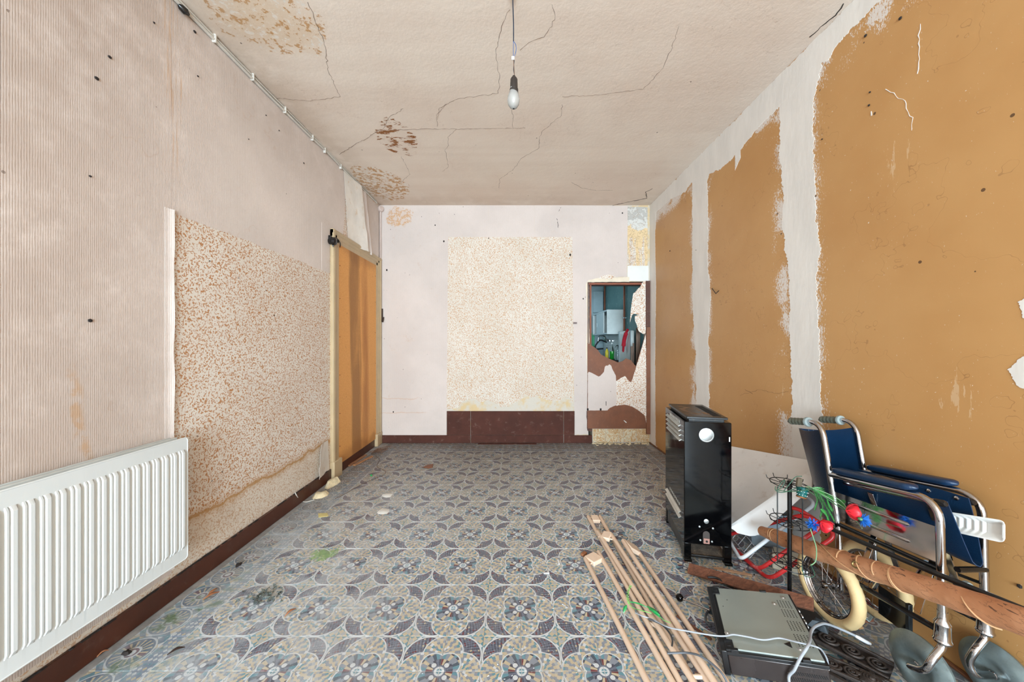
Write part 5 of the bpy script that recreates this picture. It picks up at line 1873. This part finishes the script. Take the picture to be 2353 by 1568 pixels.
stem([(1850, 1120), (1880, 1133), (1920, 1160), (1952, 1178)], 1.48, 1.33, .0020)
stem([(1855, 1118), (1890, 1130), (1930, 1150), (1948, 1172)], 1.48, 1.34, .0018, M_PALE)
stem([(1855, 1122), (1895, 1140), (1945, 1170), (1985, 1197)], 1.48, 1.29, .0018, M_PALE)
stem([(1880, 1130), (1930, 1160), (1965, 1195), (1981, 1215)], 1.46, 1.30, .0013, M_PALE)
stem([(1852, 1124), (1885, 1150), (1905, 1180), (1895, 1200)], 1.48, 1.42, .0013)
for L, Y0, Y1 in (([(1782, 1118), (1783, 1128), (1800, 1132), (1830, 1122)], 1.52, 1.50), ([(1786, 1126), (1795, 1110), (1803, 1104), (1798, 1118), (1786, 1128)], 1.49, 1.5),
                  ([(1800, 1130), (1815, 1112), (1828, 1097), (1843, 1095)], 1.46, 1.44), ([(1785, 1126), (1810, 1130), (1845, 1128), (1865, 1122)], 1.45, 1.45)):
    stem(L, Y0, Y1, .0018, M_WIREG, name='wire_stem')


def poppy(ctr, d, r, parent, seed):
    d = Vector(d).normalized()
    u2 = d.orthogonal().normalized()
    w2 = d.cross(u2)
    rnd = random.Random(seed)
    for k_ in range(4):
        a0 = k_ * PI / 2 + rnd.uniform(-.2, .2)
        op = rnd.uniform(.5, .8)
        def fn(u, v):
            a = a0 + (u - .5) * 2.1 * (.35 + .65 * math.sin(v * PI * .5))
            rad2 = r * (math.sin(v * PI * .58)) * (op + .35)
            h = r * 1.25 * v ** 1.1 + .06 * r * math.sin(u * 9 + k_)
            return ctr + d * h + (u2 * math.cos(a) + w2 * math.sin(a)) * rad2
        MB().sheet(fn, 8, 8, .0008).build('poppy_petal', M_POP, parent, smooth=60)


def cornflower(ctr, d, r, parent, seed):
    d = Vector(d).normalized()
    u2 = d.orthogonal().normalized()
    w2 = d.cross(u2)
    rnd = random.Random(seed)
    mb = MB()
    for i in range(110):
        a, t = rnd.uniform(0, 2 * PI), rnd.uniform(.1, 1.45)
        e = (d * math.cos(t) + (u2 * math.cos(a) + w2 * math.sin(a)) * math.sin(t))
        L = r * rnd.uniform(.75, 1.1)
        mb.tube([ctr, ctr + e * L * .6, ctr + e * L + w2 * rnd.uniform(-.003, .003)], [.0006, .0016, .0005], 4)
    mb.build('cornflower_head', M_CORN, parent, smooth=0)
    MB().lathe([(.002, -.012), (.006, -.008), (.007, -.001), (.004, .003)], ctr, d, 10).build('calyx', M_STEM, parent)


poppy(at(1944, 1174, 1.33), (.92, -.30, -.05), .027, fw, 1)
cornflower(at(1980, 1194, 1.29), (.93, -.3, -.2), .027, fw, 2)
# feathery leaves
for L, Y0, Y1 in (([(1868, 1124), (1878, 1145), (1872, 1172)], 1.47, 1.46), ([(1872, 1126), (1890, 1160), (1884, 1190)], 1.46, 1.43), ([(1878, 1128), (1900, 1165), (1917, 1198)], 1.45, 1.40), ([(1885, 1170), (1897, 1180), (1905, 1200)], 1.43, 1.41),
                  ([(1866, 1122), (1885, 1128), (1900, 1142)], 1.47, 1.44), ([(1900, 1138), (1925, 1152), (1940, 1158)], 1.43, 1.38), ([(1898, 1140), (1904, 1158), (1912, 1172)], 1.42, 1.40)):
    P = path3(L, Y0, Y1, 7)
    mb = MB().tube(P, .0013, 5)
    for i in range(1, len(P) - 1):
        t = (P[i + 1] - P[i - 1]).normalized()
        sd = t.cross(Vector((.6, -.8, 0))).normalized()
        ln_ = .013 * math.sin(PI * i / len(P)) + .004
        for s_ in (-1, 1):
            tip = P[i] + (sd * s_ + t * .9) * ln_
            mb.prism([P[i] - t * .0018, P[i] + (sd * s_ + t * .6) * ln_ * .5 - t * .002, tip, P[i] + (sd * s_ + t * .3) * ln_ * .5 + t * .004], (.0004, -.0006, 0))
    mb.build('feathery_leaf', M_LEAF, fw, smooth=0)
f2 = thing('artificial_flower_spray', 'smaller spray of a red poppy and blue cornflower hung on the middle ring', 'flowers', tuple(at(1865, 1205, 1.43)))
cornflower(at(1870, 1206, 1.405), (-.9, -.3, .1), .027, f2, 5)
poppy(at(1886, 1200, 1.385), (.75, -.35, -.65), .024, f2, 6)
MB().sheet(lambda u, v: at(1868 + 28 * u, 1197 + 9 * v + 3 * math.sin(u * 5), 1.40), 8, 4, .001).build('loose_petal', M_POP, f2, smooth=60)
MB().tube(path3([(1862, 1216), (1870, 1240), (1876, 1262), (1874, 1290), (1862, 1300)], 1.43, 1.42), .0020, 6).build('stem', M_PALE, f2)
MB().tube(path3([(1842, 1300), (1848, 1322), (1862, 1327), (1872, 1322), (1864, 1300)], 1.43, 1.41), .0014, 6).build('wire_stem', M_WIREG, f2)
MB().tube(path3([(1890, 1202), (1896, 1210), (1894, 1200)], 1.42, 1.42), .0014, 6).build('wire_stem', M_STEM, f2)
# sprig left on the wheelchair seat edge
sg = MB()
for i in range(7):
    p = at(2020 + i * 5, 1102 + i * 1.6, 1.40)
    sg.tube([p, p + Vector((.004, -.002, .007 if i % 2 else .003)), p + Vector((.012, -.004, .002 - .004 * (i % 2)))], .0009, 4)
tag(sg.build('leaf_sprig', M_WIREG), 'thin green sprig caught on the wheelchair seat edge', 'sprig')


# ------------------------------------------------------------------ video recorder lying upside down
ex_ = Vector((.301, -.080, .050)).normalized()
ey_ = Vector((.183, .328, -.0055)).normalized()
h1 = (ex_ + ey_).normalized()
h2 = (ex_ - ey_).normalized()
ex_, ey_ = (h1 + h2).normalized(), (h1 - h2).normalized()
ez_ = ex_.cross(ey_).normalized()
VC = Vector((.964, 1.374, .109))
VM = Matrix(((ex_.x, ey_.x, ez_.x, VC.x), (ex_.y, ey_.y, ez_.y, VC.y), (ex_.z, ey_.z, ez_.z, VC.z), (0, 0, 0, 1)))
vcr = thing('video_recorder', 'black video recorder lying upside down with its grey green underside showing', 'recorder', M=VM)
hw, hd, hh = .158, .186, .084
M_VB = plain('black_recorder_plastic', c(20, 20, 22), .35, var=.2, dirt=c(80, 78, 76), dirt_amt=.25)
M_VC = plain('brown_black_recorder_case', c(58, 50, 48), .28, .35, var=.12)
M_VG = plain('grey_green_zinc_plate', c(160, 170, 165), .38, .25, var=.05, vs=4)
MB().box((-hw + .02, -hd, -hh), (hw - .004, hd - .004, -.016)).build('case', M_VC, vcr, bevel=.004)
MB().box((-hw + .018, -hd - .001, -.018), (hw, hd, -.006)).build('chassis_rim', M_VB, vcr, bevel=.002)
MB().box((-hw, -hd - .003, -hh - .001), (-hw + .020, hd + .003, -.002)).build('front_panel', M_VB, vcr, bevel=.003)
MB().box((-hw + .028, -hd + .012, -.008), (hw - .008, hd - .006, -.001)).build('underside_plate', M_VG, vcr, bevel=.0015)
for y in (-hd + .022, hd - .032):
    MB().box((-hw + .018, y - .02, -.006), (-hw + .046, y + .03, .0015)).box((-hw + .022, y - .005, .0015), (-hw + .038, y + .012, .003)).build('corner_bracket', M_VB, vcr, bevel=.001)
for x, y in ((-hw + .045, -hd + .004), (hw - .06, -hd + .004), (.06, hd - .006), (-hw + .04, hd - .004)):
    MB().box((x - .012, y - .004, -.008), (x + .012, y + .008, .003)).build('clip', M_VB, vcr, bevel=.001)
for x, y in ((.125, .150), (.082, .105), (-.122, -.098), (.094, -.135)):
    MB().lathe([(.010, -.0005), (.009, .0005), (.006, .0008), (.0045, .003), (.002, .0035), (0, .0035)], (x, y, -.001), (0, 0, 1), 16).build('dimple', M_ALU, vcr)
ho = MB()
for g, (gy, n_) in enumerate(((.103, 6), (.047, 6), (-.018, 7), (-.088, 8))):
    for i in range(n_):
        for j in range(5):
            ho.lathe([(.0021, 0), (.0021, .0004)], (.098 + j * .0098, gy + .024 - i * .0078, -.0011), (0, 0, 1), 6)
for x, y in ((-.09, .10), (-.112, .055)):
    ho.lathe([(.002, 0), (.002, .0005)], (x, y, -.001), (0, 0, 1), 8)
ho.build('vent_holes', plain('black_hole', c(6, 6, 7), .9), vcr, kind='stuff', smooth=0)
MB().prism([(.052, -.118, -.0011), (.074, -.104, -.0011), (.073, -.134, -.0011)], (0, 0, .0006)).build('printed_triangle', M_VB, vcr, smooth=0)
M_DEEP = plain('deep_black', c(5, 5, 6), .9)
for i in range(17):
    MB().bar((.040 + i * .0064, -hd - .0003, -.040), (.044 + i * .0064, -hd - .0003, -.050), .0025, .0008, up=(0, 1, 0)).build('side_vent', M_DEEP, vcr, smooth=0)
    MB().bar((.036 + i * .0064, -hd - .0003, -.058), (.040 + i * .0064, -hd - .0003, -.070), .0025, .0008, up=(0, 1, 0)).build('side_vent', M_DEEP, vcr, smooth=0)
for i in range(6):
    MB().lathe([(.0058, 0), (.0058, .009), (.0045, .010), (.003, .010)], (hw - .002, .105 - i * .0165, -.022 - (i % 2) * .004), (1, 0, 0), 12).build('socket', M_ALU, vcr)


def vtop(px, py, off=.010):
    """where the ray through a pixel meets the recorder's top"""
    d = Vector(((px - CX) / FPX, 1, -(py - CY) / FPX))
    o = Vector((0, 0, CH))
    t = (VC + ez_ * off - o).dot(ez_) / d.dot(ez_)
    return o + d * t


# ------------------------------------------------------------------ cords
M_CORD = plain('pale_grey_flex', c(158, 162, 168), .45, var=.08)
M_CORDD = plain('dark_grey_flex', c(84, 88, 94), .45, var=.1)
pts = [fl(1460, 1409, .05), fl(1476, 1416, .060), fl(1502, 1425, .062), fl(1536, 1442, .088), fl(1580, 1451, .098), fl(1620, 1458, .098)] + \
      [vtop(x, y) for x, y in ((1650, 1462), (1668, 1462), (1686, 1459), (1718, 1464), (1754, 1471), (1790, 1467), (1826, 1475), (1852, 1481))] + \
      [vtop(1866, 1484, .013), at(1884, 1491, 1.198), at(1894, 1503, 1.218), at(1901, 1518, 1.226), at(1903, 1534, 1.228)]
c1 = thing('signal_cord', 'thin grey cord running from the beige frames across the recorder to a white plug', 'cord', tuple(fl(1645, 1462)))
MB().tube(spline(pts, 8), .0028, 8).build('flex', M_CORD, c1)
MB().bar(at(1903, 1533, 1.229), at(1898, 1545, 1.228), .010, .009).build('plug', M_WHITEP, c1, bevel=.002)
pts = [Vector((.78, .86, .005)), Vector((.86, .98, .005)), Vector((.91, 1.09, .012)), at(1813, 1566, 1.168), at(1826, 1539, 1.165), at(1840, 1511, 1.172), at(1854, 1489, 1.175), at(1861, 1473, 1.205), at(1863, 1456, 1.26), at(1870, 1443, 1.293), at(1883, 1436, 1.32), at(1897, 1434, 1.345), at(1924, 1443, 1.37), at(1960, 1459, 1.372), at(1972, 1465, 1.372)]
c2 = thing('aerial_cable', 'thicker grey aerial cable looping over the right edge of the recorder to a connector', 'cable', tuple(at(1870, 1500, 1.25)))
MB().tube(spline(pts, 8), .0045, 10).build('flex', M_CORD, c2)
MB().tube([at(1964, 1461, 1.372), at(1975, 1467, 1.372), at(1993, 1477, 1.365), at(2000, 1480, 1.365)], [.0045, .007, .0065, .0045], 10).build('connector', M_WHT, c2)
pts = [fl(1533, 1502, .066), fl(1554, 1501, .070), fl(1580, 1501, .080), fl(1606, 1507, .098), fl(1632, 1523, .096), fl(1656, 1545, .092), fl(1669, 1566, .075), fl(1676, 1590, .05)]
tag(MB().tube(spline(pts, 8), .0034, 8).build('power_flex', M_CORDD), 'darker grey cord crossing the beige frames nearest the photographer', 'cord')
pts = [fl(1490, 1423, .062), fl(1520, 1436, .060), fl(1538, 1455, .062), fl(1545, 1472, .062), fl(1544, 1485, .060)]
tag(MB().tube(spline(pts, 8), .0032, 8).build('loose_flex', plain('black_flex', c(52, 54, 58), .5)), 'short dark cord end hanging through the beige frames', 'cord')

# ------------------------------------------------------------------ four beige wooden ladder frames
M_BEI = plain('beige_painted_wood', c(230, 204, 180), .5, var=.05, vs=4, dirt=c(184, 150, 122), dirt_amt=.3)
RR = .0114
DESC = ['beige painted wooden twin-pole frame lying leftmost, its end block nearest the photographer',
        'beige painted wooden twin-pole frame reaching furthest towards the back wall, underneath the others',
        'beige painted wooden twin-pole frame lying on top, its end block just below the furthest one',
        'beige painted wooden twin-pole frame tipped on edge, rightmost of the four beside the recorder']
FR = [(fl(1344, 1283, RR), fl(1487, 1568, RR), fl(1374, 1268, RR), fl(1545, 1568, RR), .03, [.985]),
      (fl(1351, 1187, RR), fl(1502, 1459, RR), fl(1378, 1187, RR), fl(1546, 1482, RR), .02, [.985, .066]),
      (fl(1373, 1222, .036), fl(1593, 1568, .036), fl(1404, 1228, .042), fl(1627, 1568, .042), .03, [.985, .02]),
      (fl(1431, 1242, .078), fl(1641, 1568, .078), fl(1459, 1257, RR), fl(1669, 1568, RR), .03, [.985])]
for k_, (a0, a1, b0, b1, bo, rungs) in enumerate(FR):
    f = thing('twin_pole_frame', DESC[k_], 'frame', tuple((a0 + b0) / 2), group='beige wooden twin-pole frames')
    ext = .25 if k_ == 1 else .12
    for p, q2 in ((a0, a1), (b0, b1)):
        d = q2 - p
        e = p + d * (1 + ext)
        e.z = max(e.z, RR)
        L_ = d.normalized()
        MB().tube([p, p + L_ * .003, p + L_ * .008, e], [RR * .6, RR * .9, RR, RR], 14).build('pole', M_BEI, f)
    da, db = (a1 - a0), (b1 - b0)
    ax, bx2 = a0 + da.normalized() * .038, b0 + db.normalized() * .038
    mid = (ax + bx2) / 2
    across = (bx2 - ax)
    wv = across.length
    ac = across.normalized()
    al = (da.normalized() + db.normalized()).normalized()
    al = (al - ac * al.dot(ac)).normalized()
    nz = ac.cross(al)
    BMx = Matrix(((ac.x, al.x, nz.x, mid.x), (ac.y, al.y, nz.y, mid.y), (ac.z, al.z, nz.z, mid.z), (0, 0, 0, 1)))
    hwid = max(.012, wv / 2 - RR - .0035)
    MB().box((-hwid, -.036, -.012), (hwid, .036, .012), BMx).build('end_block', M_BEI, f, bevel=.004)
    pg = MB()
    for s_ in (-.02, .02):
        pg.tube([ax + al * s_, bx2 + al * s_], .004, 8)
    pg.build('block_pegs', M_BEI, f)
    for t in rungs:
        tt = (1 - t) if t > 0 else 1 - t
        if t == .985:
            continue
        tt = 1 - t
        MB().tube([a0 + da * tt, b0 + db * tt], .0068, 10).build('rung', M_BEI, f)

# green artificial sprig lying on the frames
def g5(x, y, z):
    return fl(1320 + x / 3.844, 1160 + y / 3.844, z)
gs = thing('green_sprig', 'bright green artificial leaf sprig lying across the beige frames', 'sprig', tuple(g5(600, 930, .03)))
M_LG = plain('bright_green_plastic', c(120, 190, 96), .5, var=.1)
MB().tube(spline([g5(500, 722, .062), g5(478, 760, .062), g5(470, 830, .06), g5(485, 880, .05), g5(520, 912, .045), g5(605, 940, .064), g5(680, 960, .066)], 6), .0015, 6).build('tendril', M_LG, gs)
tw = MB()
P = spline([g5(500, 722, .062), g5(478, 760, .062), g5(470, 830, .06), g5(485, 880, .05)], 6)
for i, p in enumerate(P):
    tw.tube([p, p + Vector((.006 if i % 2 else -.006, .003, .003))], .0012, 4)
tw.build('buds', M_LG, gs)


def leaf(a, b, w, bulge=.006):
    a, b = Vector(a), Vector(b)
    d = b - a
    sd = d.cross(Vector((0, 0, 1))).normalized()
    def fn(u, v):
        return a + d * u + sd * (v - .5) * w * math.sin(PI * (.04 + .93 * u)) + Vector((0, 0, bulge * math.sin(PI * u) - .003 * abs(v - .5) * 2))
    return MB().sheet(fn, 10, 4, .0008)
M_DG = plain('glossy_green_leaf', c(36, 150, 78), .35, var=.15)
leaf(g5(640, 893, .064), g5(765, 1000, .062), .022).build('leaf', M_DG, gs)
leaf(g5(660, 925, .066), g5(755, 975, .068), .016).build('leaf', M_DG, gs)
leaf(g5(490, 858, .052), g5(640, 905, .05), .008).build('leaf', M_DG, gs)
leaf(g5(432, 955, .03), g5(462, 885, .05), .014).build('leaf', M_DG, gs)
MB().tube(spline([g5(755, 990, .066), g5(790, 1022, .066), g5(850, 1045, .066)], 5), .0012, 5).build('tendril', M_LG, gs)

# ------------------------------------------------------------------ metal rod with a black ball, planks
an = thing('ball_ended_rod', 'thin metal rod with a black ball knob pointing out beside the recorder', 'rod', tuple(fl(1562, 1386)))
MB().ball(fl(1562, 1374, .018), .0165, 16).build('ball_knob', M_BLK, an)
MB().tube([fl(1564, 1375, .018), fl(1630, 1403, .014)], .0038, 10).build('shaft', M_CHR, an)
MB().tube([fl(1566, 1376, .018), fl(1573, 1379, .0175)], .0062, 10).build('ferrule', M_CHR, an)
tag(MB().tube(spline([fl(1632, 1402, .006), fl(1622, 1412, .004), fl(1622, 1428, .004), fl(1634, 1440, .006)], 8), .0045, 8).build('black_loop', M_CORDD), 'small black cable loop sticking out at the left of the recorder', 'cable')
pA2, pB2 = Vector((.915, 1.815, .016)), Vector((1.262, 1.462, .092))
pk = thing('drawer_board', 'dark reddish wooden board with a black handle lying behind the recorder', 'board', tuple(pA2))
M_PL = wood('dark_reddish_wood', c(128, 82, 60), c(88, 52, 38), .5, axis=0, sc=9)
d = (pB2 - pA2).normalized()
sd = d.cross(Vector((0, 0, 1))).normalized()
up = sd.cross(d).normalized()
sd2 = (sd * .86 - up * .51).normalized()
up2 = d.cross(sd2) * -1
mb = MB()
sec = [(-.026, 0), (.026, 0), (.026, .014), (-.026, .016)]
mb.prism([pA2 + sd2 * a + up2 * b for a, b in sec], pB2 - pA2)
mb.build('board', M_PL, pk, smooth=0, bevel=.002)
hd_ = MB().tube(spline([fl(1626, 1327, .040), fl(1638, 1327, .044), fl(1652, 1331, .044), (fl(1664, 1342, .036)), fl(1680, 1350, .034), fl(1716, 1355, .036)], 6), [.005] * 31, 8)
hd_.build('handle', M_BAKE, pk)
lt = MB().bar(fl(1640, 1305, .004), fl(1728, 1323, .004), .016, .007)
tag(lt.build('wooden_lath', wood('pale_raw_lath', c(206, 170, 140), c(180, 142, 110), axis=0), bevel=.001), 'thin pale wooden lath on the floor before the heater feet', 'lath')

# ------------------------------------------------------------------ cast iron ornamental friezes
M_IRON = plain('rusty_cast_iron', c(62, 54, 50), .6, .4, var=.35, vs=26, bump=.002, bs=120, dirt=c(104, 78, 66), dirt_amt=.45)


def frieze(name, label, U0, U1, L0, L1, z, rose):
    t = thing(name, label, 'ironwork', tuple(L0))
    e1 = (U1 - U0)
    e2 = ((L0 - U0) + (L1 - U1)) / 2
    P = lambda a, b, h=0: U0 + e1 * a + e2 * b + Vector((0, 0, z + h))
    nl_ = e1.length
    wd_ = e2.length
    MB().bar(P(0, .04), P(1, .04), .010, .014).build('edge_bar', M_IRON, t, bevel=.002)
    MB().bar(P(0, .96), P(1, .96), .010, .014).build('edge_bar', M_IRON, t, bevel=.002)
    pl_ = MB().prism([P(0, .04, -.008), P(1, .04, -.008), P(1, .96, -.008), P(0, .96, -.008)], (0, 0, .004)).build('back_plate', plain('dark_rusty_plate', c(40, 32, 30), .8, .2, var=.4, vs=40, dirt=c(120, 84, 72), dirt_amt=.5), t, smooth=0)
    n_ = max(2, int(round(nl_ / (wd_ * .78))))
    x1, x2 = e1.normalized(), e2.normalized()
    for i in range(n_):
        ctr = P((i + .5) / n_, .5)
        R = min(wd_ * .40, nl_ / n_ * .46)
        pts = []
        hand = 1 if i % 2 else -1
        for k2 in range(46):
            a = k2 / 45 * 2 * PI * 2.15
            r = R * (1 - k2 / 45 * .86)
            pts.append(ctr + x1 * r * math.cos(a * hand) + x2 * r * math.sin(a) + Vector((0, 0, .002 + .004 * k2 / 45)))
        MB().tube(pts, [.0050 - .0022 * k2 / 45 for k2 in range(46)], 7).build('scroll', M_IRON, t)
        bd = MB()
        for k2 in range(14):
            a = 2 * PI * k2 / 14
            bd.ball(ctr + x1 * R * .62 * math.cos(a) + x2 * R * .62 * math.sin(a) + Vector((0, 0, .002)), .0022, 6)
        bd.ball(ctr + Vector((0, 0, .004)), .005, 8)
        bd.build('beading', M_IRON, t)
    if rose is not None:
        ctr = P(rose, .5, .006)
        mb = MB().lathe([(.034, -.006), (.033, 0), (.028, .003), (.026, .001), (.022, .005), (.018, .003), (.014, .007), (.010, .005), (.006, .010), (0, .011)], ctr, (0, 0, 1), 24)
        for k2 in range(8):
            a = 2 * PI * k2 / 8
            mb.ball(ctr + Vector((.034 * math.cos(a), .034 * math.sin(a), -.001)), (.010, .010, .005), 8)
        mb.build('rosette', M_IRON, t)


frieze('iron_frieze', 'rusty cast iron frieze of scrolls lying on the floor beside the near wheel', fl(1886, 1442, .02), Vector((1.395, 1.275, .02)), fl(1878, 1486, .02), Vector((1.318, 1.248, .02)), 0, None)
frieze('iron_frieze', 'rusty cast iron frieze with a round rosette lying nearest the photographer, right of the recorder', fl(1884, 1502, .02), Vector((1.335, 1.182, .02)), fl(1893, 1528, .02), Vector((1.285, 1.12, .02)), 0, .60)
tag(MB().bar(fl(1895, 1545, .012), Vector((1.27, 1.07, .012)), .016, .018).build('iron_bar', M_IRON, bevel=.003), 'plain rusty iron bar lying nearest the photographer before the two friezes', 'bar')
lump('iron_lump', [p + Vector((0, 0, .004)) for p in [fl(1885, 1444, .025) + Vector((.045 * math.cos(a) * (.8 + .3 * math.sin(a * 3)), .034 * math.sin(a) * (.8 + .25 * math.cos(a * 4)), 0)) for a in [2 * PI * i / 12 for i in range(12)]]], .022, plain('blue_grey_iron', c(54, 62, 68), .6, .3, var=.3, vs=40, dirt=c(96, 80, 66), dirt_amt=.4), 'dark blue grey iron rosette lump on the end of the far frieze', 'ironwork', 5)
pt = thing('metal_plate', 'small square stamped metal plate on the floor between the wheelchair wheels', 'plate', tuple(fl(1988, 1425)))
PM = Matrix.Translation(fl(1988, 1413, .022)) @ Matrix.Rotation(.55, 4, 'Z') @ Matrix.Rotation(.45, 4, 'X')
MB().box((-.026, -.022, -.003), (.026, .022, .003), PM).build('plate_body', M_GALV, pt, bevel=.003)
MB().box((-.016, -.012, .003), (.016, .012, .0045), PM).build('raised_square', M_ALU, pt, bevel=.001)
tag(MB().bar(fl(1978, 1428, .006), fl(2004, 1424, .006), .012, .012).build('wood_offcut', M_PL), 'small dark wood offcut propping the metal plate', 'offcut')
lump('nut_shell', irregular(fl(1973, 1442), .018, .014, 9, 8), .014, plain('brown_nut', c(168, 128, 84), .7, var=.2), 'light brown nut shell on the dark floor by the near wheel', 'shell', 8)
lump('paper_crumb', irregular(fl(1903, 1424), .016, .010, 8, 9), .008, M_WHITEP, 'crumpled white paper bit under the near wheelchair wheel', 'paper', 9)
tag(MB().bar(fl(1545, 1416, .004) + Vector((.02, 0, 0)), fl(1600, 1470, .004) + Vector((.06, 0, 0)), .010, .006).build('dark_stick', M_PL), 'thin dark stick lying between the frames and the recorder', 'stick')

# ------------------------------------------------------------------ small litter on the floor
M_LEAFD = plain('dry_brown_leaf', c(150, 96, 62), .8, var=.2)
def dry(px, py, L, a, label, group=None, mat=M_LEAFD):
    p = fl(px, py, .004)
    o = leaf(p, p + Vector((L * math.cos(a), L * math.sin(a), .006)), L * .32, .010).build('dry_leaf', mat, smooth=60)
    return tag(o, label, 'leaf', group)


rb_ = MB().prism([fl(x, y, .002) for x, y in ((972, 1075), (982, 1070), (996, 1068), (994, 1075), (986, 1077))], (0, 0, .006))
tag(rb_.build('board_fragment', M_BRB, smooth=0), 'reddish brown torn board fragment alone on the tiles near the back', 'fragment')
for i, (x0, y0, x1, y1, lb) in enumerate(((799, 1071, 838, 1046, 'brown wooden lath lying against the foot of the left door, lower one'), (803, 1070, 846, 1049, 'paler wooden lath lying on the floor before the left door, outer one'))):
    a, b = fl(x0, y0, .008), fl(x1, y1, .008)
    tag(MB().bar(a + Vector((.012 + .03 * i, 0, 0)), b + Vector((.012 + .03 * i, 0, 0)), .026, .012).build('door_lath', wood('lath_wood_%s' % ('dark', 'pale')[i], c(170 + 20 * i, 120 + 16 * i, 84 + 10 * i), c(128, 84, 56), axis=1), bevel=.001), lb, 'lath')
rnd = random.Random(23)
pts = [fl(876, 1037, .006) + Vector((rnd.uniform(-.09, .09), rnd.uniform(-.12, .12), rnd.uniform(0, .03))) for _ in range(26)]
tag(MB().tube(spline(pts, 4), .0022, 5).build('wire_tangle', plain('coppery_wire', c(124, 92, 74), .5, .3, var=.2)), 'tangled coppery wire in the far left corner of the floor', 'wire')
pts = [fl(x, y, .003) for x, y in ((862, 1047), (872, 1056), (866, 1072), (885, 1083), (880, 1092), (850, 1105), (815, 1122), (790, 1137), (770, 1146))]
tag(MB().tube(spline(pts, 6), .0022, 5).build('stray_wire', plain('brown_grey_wire', c(120, 98, 84), .6)), 'thin brown wire snaking over the floor before the left door', 'wire')
pts = [wl(678, 1132, XL + .02), wl(682, 1140, XL + .03), fl(690, 1150, .005), fl(703, 1154, .004), fl(722, 1149, .004)]
tag(MB().tube(spline(pts, 6), .003, 6).build('white_flex_end', M_CABLE), 'white cable end curling off the left skirting', 'cable')
tag(MB().lathe([(.009, 0), (.010, .008), (.006, .012), (0, .012)], fl(853, 1094, .001), (.2, .1, 1), 10).build('green_scrap', M_DG), 'tiny green plastic scrap on the floor before the left door', 'scrap')
tag(MB().prism([fl(x, y, .001) for x, y in ((731, 1181), (752, 1180), (755, 1187), (732, 1190))], (0, 0, .002)).build('yellow_paper', plain('yellowed_card', c(206, 190, 128), .8)), 'small yellowed paper scrap on the left of the floor', 'paper')
for i, (px, py, rx, ry, lb) in enumerate(((890, 1139, .04, .05, 'white flat plaster flake on the left side of the tiled floor, further one'), (882, 1176, .045, .05, 'white crumbling plaster flake on the left side of the tiled floor, nearer one'))):
    lump('plaster_flake', irregular(fl(px, py), rx, ry, 9, 40 + i), .005, M_WHITEP, lb, 'plaster', 40 + i)
dry(466, 1378, .06, .8, 'dry brown leaf by the left skirting beside the radiator')
dry(476, 1372, .05, 1.5, 'dry curled leaf lying against the other one by the left skirting')
dry(384, 1505, .05, .6, 'dark dry leaf on the tiles below the radiator corner', mat=M_RUST)
dry(654, 1416, .045, .9, 'small orange dry leaf right of the glass heap')
dry(222, 1510, .03, .9, 'small brown leaf against the skirting below the radiator')
gh = MB()
M_SHARD = plain('dirty_glass_shards', c(96, 104, 100), .12, .1, var=.5, vs=60)
rnd = random.Random(31)
g0_ = fl(607, 1374)
for i in range(90):
    p = g0_ + Vector((rnd.gauss(0, .042), rnd.gauss(0, .032), .002))
    a = rnd.uniform(0, 6)
    s_ = rnd.uniform(.004, .016)
    gh.prism([p, p + Vector((math.cos(a) * s_, math.sin(a) * s_, rnd.uniform(0, .012))), p + Vector((math.cos(a + 1.2) * s_, math.sin(a + 1.2) * s_, rnd.uniform(0, .010)))], (0, 0, .002))
tag(gh.build('glass_heap', M_SHARD, kind='stuff', smooth=0), 'little heap of dark broken glass and dirt on the left tiles', 'glass')
for i, (px, py, rx, ry, lb) in enumerate(((548, 1300, .014, .022, 'dark clump of dirt beside the left skirting beyond the radiator'), (292, 1502, .018, .012, 'small dark crumb of dirt on the floor under the radiator'))):
    lump('dirt_clump', irregular(fl(px, py), rx, ry, 10, 50 + i), .010, M_DARK, lb, 'dirt', 50 + i)
sl = MB()
rnd = random.Random(77)
for i in range(420):
    x = rnd.uniform(-.1, 1.15) if i % 3 else rnd.uniform(-1.4, 1.3)
    y = rnd.uniform(1.22, 2.1) if i % 3 else rnd.uniform(1.2, 3.6)
    if .36 < x < .80 or (.7 < x < 1.4 and y < 1.70) or (.85 < x < 1.3 and 1.75 < y < 2.45):
        continue
    s_ = rnd.uniform(.0015, .0045)
    a = rnd.uniform(0, 6)
    p = Vector((x, y, .0008))
    sl.prism([p, p + Vector((math.cos(a) * s_ * 2, math.sin(a) * s_ * 2, rnd.uniform(0, .002))), p + Vector((math.cos(a + .8) * s_, math.sin(a + .8) * s_, .001))], (0, 0, .0012))
tag(sl.build('glass_slivers', plain('bright_glass_crumbs', c(222, 226, 228), .1), kind='stuff', smooth=0), 'fine glass and plaster crumbs scattered over the tiled floor', 'crumbs')
for i, (x0, y0, x1, y1, lb) in enumerate(((1282, 1287, 1285, 1297, 'small white plastic strip left of the leftmost beige frame, upright one'), (1249, 1318, 1262, 1317, 'small white plastic strip on the tiles left of the frames, flat one'))):
    tag(MB().bar(fl(x0, y0, .003), fl(x1, y1, .003), .008, .004).build('plastic_strip', M_WHT), lb, 'strip')
gl_ = MB().bar(fl(1337, 1276, .008), fl(1346, 1270, .008), .02, .014)
tag(gl_.build('wood_chip', M_LEAFD, bevel=.003), 'brown wood chip beside the leftmost beige frame block', 'chip')
